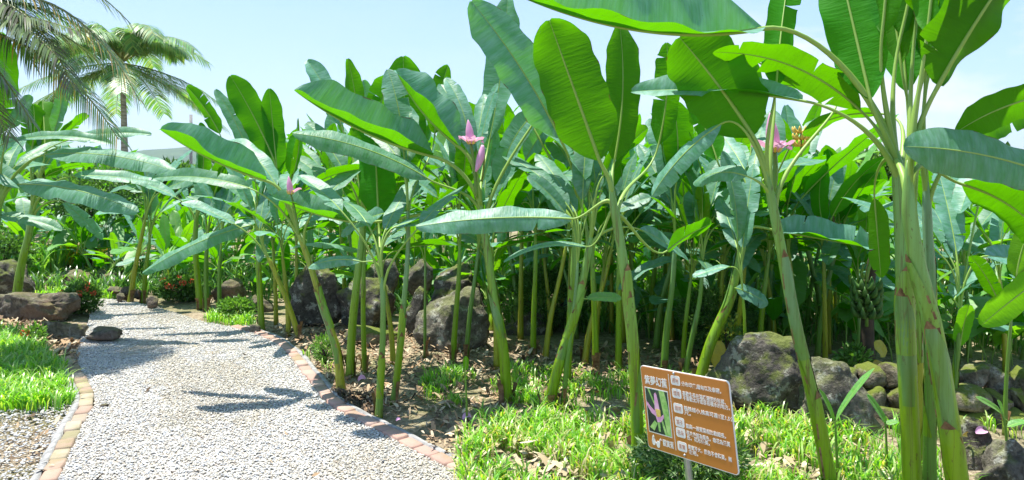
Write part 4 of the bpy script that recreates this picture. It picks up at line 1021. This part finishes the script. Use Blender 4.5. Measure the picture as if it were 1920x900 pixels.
# near feather palm, trunk out of view at left
D = 6.6; cb = at(-190, 0, D); crown = at(-150, 40, D)
palm = empty('feather_palm', (cb[0], cb[1], 0), 'feather palm outside the left edge whose drooping fronds fill the upper left corner', 'palm tree')
V, Fc, Uu = tube(smooth_path([(cb[0], cb[1], -.1), (cb[0], cb[1], 1.5), tuple(crown)], 20), np.linspace(.12, .08, 20), 12); mk('trunk', V, Fc, M['trunk'], palm, uv=Uu)
fc1 = [(.09,.13,.07),(.12,.19,.07),(.09,.09,.07),(.10,.15,.08)]; fc2 = [(.11,.22,.07),(.15,.28,.08),(.38,.28,.10),(.08,.16,.06)]
for k, (c1, tp, lm, cl, dT) in enumerate([
    ((110,-110),(262,190),.50,fc2,.2), ((90,40),(222,262),.50,fc2,-.1), ((70,-150),(245,45),.46,fc1,.5), ((30,-90),(140,170),.46,fc1,-.3),
    ((0,-120),(60,120),.5,fc1,.1), ((-60,20),(60,230),.44,fc1,.2), ((-20,-40),(110,110),.46,fc1,-.4), ((40,-20),(190,120),.42,fc1,.7), ((20,-200),(200,-30),.5,fc1,.3), ((-40,-10),(150,60),.46,fc1,-.2), ((-90,60),(20,260),.44,fc1,-.1), ((60,-60),(235,120),.44,fc2,.6), ((-300,-300),(-500,100),.5,fc2,0), ((-260,-250),(-300,150),.5,fc2,.6)]):
    frond('frond', bez(crown, at(*c1, D + dT / 2), at(*tp, D + dT), 18), lm, palm, 50 + k, None, .5 if cl is fc1 else .75, 70, .017, cl)
# dark trunked tree far left behind rocks
tr = empty('garden_tree', tuple(at(176, 0, 11.5)[:2]) + (0,), 'small tree with dark trunk standing behind the far left boulders', 'tree')
Pp = smooth_path([at(176, 545, 11.5), at(175, 480, 11.5), at(172, 420, 11.5), at(176, 370, 11.5)], 14); Pp[0][2] = -.05
V, Fc, Uu = tube(Pp, np.linspace(.07, .045, 14), 9); mk('trunk', V, Fc, M['dark'], tr, uv=Uu)
g_ = np.random.default_rng(8); V, Fq, C = leaf_cloud(at(176, 365, 11.7), (.7, .6, .4), 2600, .09, .045, dg, g_, flat_bottom=False); mk('crown', V, Fq, M['foliage'], tr, col=C, smooth=False)

# tree belt closing the view far behind the stand
def belt_tree(px, d, ytop, wpx, seed, label, group):
    x = (px - CX) / F * d; zt = EYE + (HY - ytop) / F * d; wx = wpx / F * d / 2
    t_ = empty('distant_tree', (x, d, 0), label, 'tree', group); g_ = np.random.default_rng(seed); a = Acc()
    V, Fc, Uu = tube(bez(np.array((x, d, -.1)), np.array((x + .1, d, zt * .3)), np.array((x, d, zt * .6)), 8), np.linspace(.16, .07, 8), 7); mk('trunk', V, Fc, M['dark'], t_, uv=Uu)
    for k in range(6):
        c = (x + g_.uniform(-.6, .6) * wx, d + g_.uniform(-.5, .5) * wx, zt * g_.uniform(.35, .72)); V, Fq, C = leaf_cloud(c, (wx * .6, wx * .6, zt * .30), 750, .26, .14, mg + dg, g_, flat_bottom=False); a.add(V, Fq, col=C)
    a.build('crown', M['foliage'], t_, smooth=False)
rg = random.Random(12)
for k, px in enumerate(range(-250, 2250, 88)):
    d = rg.uniform(21, 27); yt = np.interp(px, [-200, 100, 230, 340, 500, 1000, 1500, 1900], [270, 280, 302, 298, 280, 262, 285, 285]) + rg.uniform(-6, 10)
    belt_tree(px + rg.uniform(-20, 20), d, yt, 150, 100 + k, 'leafy green tree of the low belt behind the banana stand', 'trees behind the banana stand')

# the air: far things fade
g = G('air_haze'); pv = g.n('ShaderNodeVolumePrincipled'); pv.inputs['Color'].default_value = (.78, .88, 1, 1); pv.inputs['Density'].default_value = .00016; pv.inputs['Anisotropy'].default_value = .3
g.t.links.new(pv.outputs[0], g.out.inputs['Volume']); M['haze'] = g.m
hv = np.array([(x, y, z) for z in (-6, 140) for x, y in ((-2600, -40), (2600, -40), (2600, 2400), (-2600, 2400))], float)
tag(mk('haze', hv, np.array([(3, 2, 1, 0), (4, 5, 6, 7), (0, 1, 5, 4), (1, 2, 6, 5), (2, 3, 7, 6), (3, 0, 4, 7)]), M['haze'], smooth=False), kind='stuff')
# hill on the horizon
hp = [(-2200, 0), (-1500, 40), (-1000, 62), (-760, 78), (-640, 60), (-420, 35), (-100, 30), (400, 42), (900, 28), (1500, 36), (2200, 0)]
xs = np.linspace(-2200, 2200, 160); hz = np.interp(xs, [p[0] for p in hp], [p[1] for p in hp]); hz += np.array([mnoise.fractal((x * .006, 1, 1), .8, 2, 5) for x in xs]) * 9
rows = []
for v in np.linspace(0, 1, 14): rows.append(np.stack([xs, 1650 + 500 * v + 0 * xs, np.maximum(hz, 1) * math.sin(v * math.pi / 2) - 1 + np.array([mnoise.fractal((x * .01, v * 4, 5), .8, 2, 4) for x in xs]) * 4 * v], 1))
V = np.stack(rows, 0).reshape(-1, 3); w = 160; i = np.arange(13)[:, None] * w; j = np.arange(w - 1)[None]
M['hill'] = simple('wooded_hill', (.03, .07, .03), (.07, .12, .05), .02, .95, .1, .2, 1.)
tag(mk('hills', V, np.stack([i + j, i + j + 1, i + j + w + 1, i + j + w], -1).reshape(-1, 4), M['hill']), kind='structure')

# ------------------------------------------------------------------ flowers, fruit
def petal(P, w_, nn, a, prof=None):
    m = len(P); T = nrm(np.gradient(P, axis=0)); nn = np.asarray(nn, float); Nn = nrm(nn[None] - (T @ nn)[:, None] * T); S = np.cross(T, Nn)
    u = np.linspace(0, 1, m); pr = (np.sin(np.pi * np.clip(u * .93 + .05, 0, 1)) ** .7 if prof is None else prof) * w_ / 2
    r = np.linspace(-1, 1, 7)
    V = P[:, None] + S[:, None] * (pr[:, None] * np.sin(r * 1.2) / np.sin(1.2))[..., None] + Nn[:, None] * (pr[:, None] * (1 - np.cos(r * 1.2)) * .9)[..., None]
    i = np.arange(m - 1)[:, None] * 7; j = np.arange(6)[None]; a.add(V.reshape(-1, 3), np.stack([i + j, i + j + 1, i + j + 8, i + j + 7], -1).reshape(-1, 4))
def flower(label, px, py, d, size, host_dir=(0, 0, 1), openb=3, hang=False, seed=0, stalk_to=None):
    """upright pink inflorescence: closed pointed bud, open bracts, stalk"""
    p = at(px, py, d); s = size / F * d; rg = random.Random(seed)
    root = empty('banana_flower', tuple(p), label, 'flower'); 
    up = np.array((0.0, 0, 1.)); tip = p + (-.12 * s, 0, 1.0 * s)
    # bud: tapered lathe
    P = np.linspace(p, tip, 14); u = np.linspace(0, 1, 14); r = s * .19 * np.sin(np.pi * (u * .86 + .14)) ** .8 * (1 - u * .35) + .001
    V, Fc, Uu = tube(P, r, 12); mk('bud', V, Fc, M['bract'], root)
    for k in range(openb):
        az = k * 6.283 / openb + .5; o = np.array((math.cos(az), math.sin(az) * .8, 0)); a = Acc()
        Q = cbez(p + o * s * .08, p + o * s * .25 + up * s * .1, p + o * s * .55 + up * s * .35, p + o * s * .60 + up * s * rg.uniform(.0, .25), 12)
        petal(Q, s * .42, -o + up * .6, a); a.build('bract', M['bract'], root)
    a = Acc()
    for k in range(7):
        az = k * .9; o = np.array((math.cos(az), math.sin(az), 0)) * s * .09; Pq = bez(p + o, p + o * 2 + up * s * .05, p + o * 2.2 + up * s * .22, 5); v, f_, u_ = tube(Pq, np.array([.02, .03, .03, .025, .008]) * s * 1.3, 6); a.add(v, f_)
    a.build('floret', M['fruit_yellow'], root)
    if stalk_to is not None:
        e = at(*stalk_to, d); v, f_, u_ = tube(bez(p + (0, 0, s * .05), (p + e) / 2 + (s * .1, 0, 0), e, 10), np.linspace(.05, .09, 10) * s, 7); mk('stalk', v, f_, M['stem_green'], root, uv=u_)
flower("open pink banana flower rising from the plant in the centre", 883, 270, 5.05, 46, stalk_to=(893, 372), seed=1)
flower("narrow closed pink banana flower above the far brick edging", 545, 364, 5.25, 34, openb=1, stalk_to=(560, 440), seed=2)
flower("pink banana flower half hidden behind the stem near the large leaf at right", 1452, 285, 4.3, 74, openb=3, stalk_to=(1448, 360), seed=3)
flower("tiny pink banana flower deep in the thicket right of centre", 1566, 425, 6.6, 22, openb=2, stalk_to=(1566, 470), seed=4)
flower("small pink banana flower among the leaves above the sign", 1284, 445, 6.6, 20, openb=2, stalk_to=(1284, 490), seed=5)
# hanging pink bract beside the centre flower
p0, p1 = at(905, 272, 5.0), at(892, 322, 4.98); hb = empty('banana_flower', tuple(p0), 'drooping faded pink bud hanging right of the open flower', 'flower')
V, Fc, Uu = tube(bez(p0, (p0 + p1) / 2 + (.015, 0, 0), p1, 12), np.sin(np.pi * (np.linspace(0, 1, 12) * .8 + .12)) * .026, 10); mk('bud', V, Fc, M['bract'], hb)
V, Fc, Uu = tube(bez(at(903, 340, 5.06), at(912, 290, 5.0), p0, 8), .007, 6); mk('stalk', V, Fc, M['stem_green'], hb)
# fallen petals
for k, (x, y, d, lab, s) in enumerate([(672, 719, None, 'single pale pink petal lying on the mulch near the brick edging', .05), (868, 792, None, 'single pink petal in the grass beside the lone shoot', .05), (743, 795, None, 'small faded pink petal on bare soil by the path', .025)]):
    p = gnd(x, y) + (0, 0, .02); a = Acc(); petal(bez(p, p + (s * .5, 0, s * .7), p + (s, .01, s * .2), 8), s * .9, (0, -.5, 1), a); tag(a.build('petal', M['bract'], loc=tuple(p)), lab, 'petal')
for k, (x, y, lab, sz) in enumerate([(1842, 812, 'larger pale lilac petal lying open on the dark ledge rock', .062), (1812, 817, 'small orange tinted petal beside the lilac one on the ledge rock', .036)]):
    p = at(x, y, 4.15); a = Acc(); petal(bez(p - (sz * .6, 0, 0), p + (0, 0, .012), p + (sz * .6, .03, .004), 10), sz * .8, (-.2, -.75, 1 - k), a); tag(a.build('petal', M['bract' if k == 0 else 'fruit_yellow'], loc=tuple(p)), lab, 'petal')
# fruit bunches
def bunch(label, px, py, d, size, mat, hands, nf, seed, down=True, stalk=None):
    rg = random.Random(seed); c = at(px, py, d); s = size / F * d; root = empty('banana_bunch', tuple(c), label, 'fruit')
    v, f_, u_ = tube(np.linspace(c + (0, 0, s * .75), c - (0, 0, s * .6), 8), s * .05, 7); mk('stalk', v, f_, M['stem_green'], root, uv=u_)
    if stalk: e = at(*stalk, d); v, f_, u_ = tube(bez(c + (0, 0, s * .7), c + (0, 0, s * 1.1), e, 10), s * .05, 7); mk('stalk', v, f_, M['stem_green'], root, uv=u_)
    for h in range(hands):
        a = Acc(); z = s * (.55 - 1.05 * h / hands)
        for k in range(nf):
            az = 6.283 * k / nf + h; o = np.array((math.cos(az), math.sin(az), 0)); b = c + (0, 0, z) + o * s * .06
            P = cbez(b, b + o * s * .22, b + o * s * .38 + (0, 0, s * .06), b + o * s * .36 + (0, 0, s * .32), 8); v, f_, u_ = tube(P, np.array([.25, .7, 1, 1.05, 1, .9, .6, .15]) * s * .085, 6); a.add(v, f_)
        a.build('fruit_hand', M[mat], root)
bunch("withered yellow banana bunch beside the pink flower at upper right", 1502, 268, 4.6, 36, 'fruit_yellow', 3, 9, 1, stalk=(1455, 330))
bunch("green banana bunch hanging in the shade behind the stems at right", 1625, 575, 5.6, 62, 'fruit_green', 5, 8, 2, stalk=(1640, 470))
tr = empty('withered_banana_plant', tuple(at(1628, 0, 5.75)[:2]) + (0,), 'dark withered banana plant without leaves carrying the green bunch', 'banana plant')
V, Fc, Uu = tube(smooth_path([(tr.location.x, tr.location.y, -.05), at(1626, 600, 5.75), at(1634, 500, 5.75), at(1642, 455, 5.7)], 20), np.linspace(.06, .03, 20), 10, .08); mk('trunk', V, Fc, M['dark'], tr, uv=Uu)
# withered yellow leaves behind the wall
for k, (b, t_, w_, lab) in enumerate([((1640,640),(1660,668),24,'orange yellow withered leaf hanging above the wall moss'), ((1636,682),(1660,694),20,'second yellow withered leaf lying lowest on the wall moss'), ((1340,690),(1352,640),30,'yellowed leaf poking up beside the large grey boulder')]):
    d = 5.3 if k < 2 else 5.6; B, Tt = at(*b, d), at(*t_, d); P = bez(B, (B + Tt) / 2 + (0, 0, .02), Tt, 14); rgx = random.Random(k)
    V, Fq, Uu = blade(P, w_ / F * d, vis_normal(P, 50), .2, rgx, nv=3, tears=1); tag(mk('withered_leaf', V, Fq, M['leaf_yellow'], uv=Uu, loc=tuple(B)), lab, 'leaf')
# distant pole
pb = at(358, 0, 32); pole = empty('utility_pole', (pb[0], pb[1], 0), 'thin grey pole rising far behind the leaves at left', 'pole')
V, Fc, Uu = tube([(pb[0], pb[1], -.1), (pb[0], pb[1], 2), (pb[0], pb[1], EYE + 105 / F * 32)], .07, 8); mk('shaft', V, Fc, M['mortar'], pole)
# ------------------------------------------------------------------ sign
def flat(name, rgb, rough=.5, spec=.4):
    g = G(name); n = g.noise(g.coord('Object'), 14, 3); return g.done(g.bsdf(g.mix(g.math('MULTIPLY', n, .18), rgb, tuple(c * .75 for c in rgb)), rough, spec))
M['board'] = flat('sign_orange', (.50, .19, .032), .4); M['white'] = flat('sign_white', (.80, .80, .78)); M['photo_dark'] = simple('print_dark', (.008, .012, .02), (.02, .07, .04), 9, .4, .4, 0)
M['print_green'] = simple('print_green', (.16, .42, .08), (.42, .66, .22), 30, .4, .4, 0); M['print_pink'] = simple('print_pink', (.62, .25, .50), (.75, .45, .65), 30, .4, .4, 0); M['steel'] = None
g = G('galvanised_steel'); nn_ = g.noise(g.coord('Object'), 30, 4); M['steel'] = g.done(g.bsdf(g.mix(nn_, (.32, .36, .40), (.50, .53, .56)), .38, .5, None, .7))
TL, TR, BR, BL = at(1204, 686, 3.60), at(1371, 715, 3.12), at(1381, 892, 3.12), at(1212, 836, 3.60)
ex = nrm((TR - TL) + (BR - BL)); ey = (TL - BL) + (TR - BR); ey = nrm(ey - (ey @ ex) * ex); ez = np.cross(ex, ey)
cen = (TL + TR + BR + BL) / 4; SW = (np.linalg.norm(TR - TL) + np.linalg.norm(BR - BL)) / 2; SH = (np.linalg.norm(TL - BL) + np.linalg.norm(TR - BR)) / 2
# ez must face the camera side
if ez @ (np.array((0, 0, EYE)) - cen) < 0: ez = -ez
def sp(u, v, z=0.): return cen + ex * (u - .5) * SW + ey * (.5 - v) * SH + ez * z      # u right, v down, 0..1
sfoot = sp(.5, 1); sign = empty('information_sign', (sfoot[0], sfoot[1], 0), 'orange plant information board with white lettering on a steel post', 'sign')
def outline_uv(u0, v0, u1, v1, rad, n=5):
    ax, ay = rad / SW, rad / SH; pts = []
    for cx_, cy_, a0 in ((u1 - ax, v0 + ay, -90), (u1 - ax, v1 - ay, 0), (u0 + ax, v1 - ay, 90), (u0 + ax, v0 + ay, 180)):
        for k in range(n + 1): t_ = R(a0 + 90 * k / n); pts.append((cx_ + ax * math.cos(t_), cy_ + ay * math.sin(t_)))
    return pts
def plate(name, pts, z0, z1, mat, parent):
    n = len(pts); V = np.array([sp(u, v, z1) for u, v in pts] + [sp(u, v, z0) for u, v in pts]); me = bpy.data.meshes.new(name)
    fs = [tuple(range(n))[::-1], tuple(range(n, 2 * n))] + [(i, (i + 1) % n, n + (i + 1) % n, n + i) for i in range(n)]
    me.from_pydata([tuple(v - origin(parent)) for v in V], [], fs); me.materials.append(M[mat]); bm = bmesh.new(); bm.from_mesh(me); bmesh.ops.recalc_face_normals(bm, faces=bm.faces[:]); bm.to_mesh(me); bm.free()
    o = bpy.data.objects.new(name, me); return link(o, parent)
rim = plate('rim', outline_uv(0, 0, 1, 1, .018), -.006, 0, 'white', sign)
board = plate('board', outline_uv(.006, .010, .994, .990, .016), -.004, .0015, 'board', sign)
plate('divider', [(.345, .045), (.350, .045), (.350, .93), (.345, .93)], .001, .0025, 'white', board)
ph = plate('picture', [(.035, .255), (.318, .255), (.318, .80), (.035, .80)], .001, .0025, 'white', board)
def pp(u, v): return (.042 + u * .269, .267 + v * .521)
plate('print', [pp(0, 0), pp(1, 0), pp(1, 1), pp(0, 1)], .0022, .003, 'photo_dark', ph)
for nme, poly, m_, z in [('print_leaf', [(.62,0),(.86,0),(.97,.3),(1,.62),(1,1),(.84,1),(.74,.55)], 'print_green', .0034), ('print_leaf', [(.1,0),(.17,0),(.4,.33),(.36,.36)], 'print_green', .0034), ('print_leaf', [(.05,.9),(.3,.72),(.42,.78),(.25,.96)], 'print_green', .0034), ('print_leaf', [(.42,.66),(.55,.66),(.54,.95),(.46,.95)], 'print_green', .0038),
    ('print_leaf', [(.58,.62),(.66,.62),(.84,1),(.74,1)], 'print_green', .0036),
    ('print_petal', [(.40,.10),(.46,.06),(.52,.12),(.60,.50),(.36,.50)], 'print_pink', .0042), ('print_petal', [(.0,.30),(.2,.42),(.42,.52),(.42,.62),(.2,.56),(.0,.38)], 'print_pink', .0044), ('print_petal', [(.38,.60),(.62,.60),(.76,.52),(.74,.62),(.6,.72),(.44,.74)], 'print_pink', .0046), ('print_petal', [(.40,.44),(.62,.44),(.62,.60),(.44,.62)], 'fruit_yellow', .0048)]:
    plate(nme, [pp(*q_) for q_ in poly], z - .0006, z, m_, ph)
def text(s, u, v, h, mat='white', z=.0022, bold=.0, parent=None, name='lettering', width=None):
    cu = bpy.data.curves.new('txt', 'FONT'); cu.body = s; cu.size = 1; cu.align_x = 'LEFT'; cu.align_y = 'CENTER'; cu.offset = bold; cu.extrude = .004; cu.resolution_u = 2
    o = bpy.data.objects.new('txt', cu); COL.objects.link(o); bpy.context.view_layer.update()
    me = bpy.data.meshes.new_from_object(o.evaluated_get(bpy.context.evaluated_depsgraph_get())); bpy.data.objects.remove(o); bpy.data.curves.remove(cu)
    n = len(me.vertices); c = np.empty(n * 3); me.vertices.foreach_get('co', c); c = c.reshape(-1, 3); me.name = name
    c[:, :2] *= h * SH; c[:, 1] -= (c[:, 1].max() + c[:, 1].min()) / 2; c[:, 0] -= c[:, 0].min()
    if width: c[:, 0] *= width * SW / c[:, 0].max()
    Wd = sp(u, v)[None] + ex * c[:, :1] + ey * c[:, 1:2] + ez * (z + c[:, 2:3] * .1)
    par = parent or board; me.vertices.foreach_set('co', (Wd - origin(par)).ravel()); me.materials.clear(); me.materials.append(M[mat]); me.update()
    return link(bpy.data.objects.new(name, me), par)
text("紫夢幻蕉", .045, .165, .115, bold=.018, width=.275)
text("觀賞蕉", .195, .885, .085, bold=.012, width=.13)
rows = [("產地", .105, ["分布印度,緬甸以及泰國。"]), ("環境", .255, ["喜歡生長在溫暖潮濕的氣候、", "不喜歡太冷或容易積水的地方。"]), ("栽培", .425, ["植株矮小,株高可達1至1.5公", "尺。"]),
        ("葉子", .585, ["葉與一般蕉葉相比較細長。"]), ("花朵", .705, ["苞片外部為紫色，雄花為淺黃", "色，花形優美。"]), ("果實", .865, ["果實不大，顏色不會轉黃，無", "食用。"])]
M['label_text'] = flat('label_print', (.55, .30, .22))
for tg, v, lines in rows:
    pad = plate('label_pad', outline_uv(.372, v - .055, .478, v + .055, .010), .001, .0025, 'white', board)
    text(tg, .388, v, .062, 'label_text', .0028, .01, board, 'label_lettering', width=.072)
    for k, ln in enumerate(lines):
        text(ln, .492, v + (.022 if len(lines) == 1 else -.02 + .052 * k), .056, bold=.012, width=.0352 * len(ln))
# sunglasses emblem
def ell(cx_, cy_, rx, ry, n=18): return [(cx_ + rx * math.cos(6.283 * k / n), cy_ + ry * math.sin(6.283 * k / n)) for k in range(n)]
plate('emblem', ell(.082, .905, .022, .045), .001, .0026, 'white', board); plate('emblem', ell(.135, .925, .022, .042), .001, .0027, 'white', board)
plate('emblem', [(.098, .900), (.118, .912), (.118, .925), (.098, .913)], .001, .0029, 'white', board)
plate('emblem', [(.062, .900), (.070, .845), (.084, .825), (.094, .842), (.092, .862), (.085, .846), (.078, .860), (.074, .895)], .001, .0031, 'white', board)
plate('emblem', [(.148, .915), (.158, .860), (.170, .845), (.182, .866), (.172, .862), (.165, .872), (.158, .925)], .001, .0032, 'white', board)
for u, v in ((.415, .025), (.445, .955)):
    a = Acc(); V, Fc = ICO3; a.add(V * .006 * np.array((1, 1, 1)) + sp(u, v, .003), Fc); a.build('screw', M['steel'], board)
pt = sp(.43, .02, -.018); pb_ = sp(.43, 1.0, -.018); dirp = nrm(pt - pb_); ft = pb_ + (pb_ - pt) * ((pb_[2] + .05) / (pt[2] - pb_[2]))
V, Fc, Uu = tube([ft, (ft + pt) / 2, pt], .0165, 4); mk('post', V, Fc, M['steel'], sign, smooth=False)
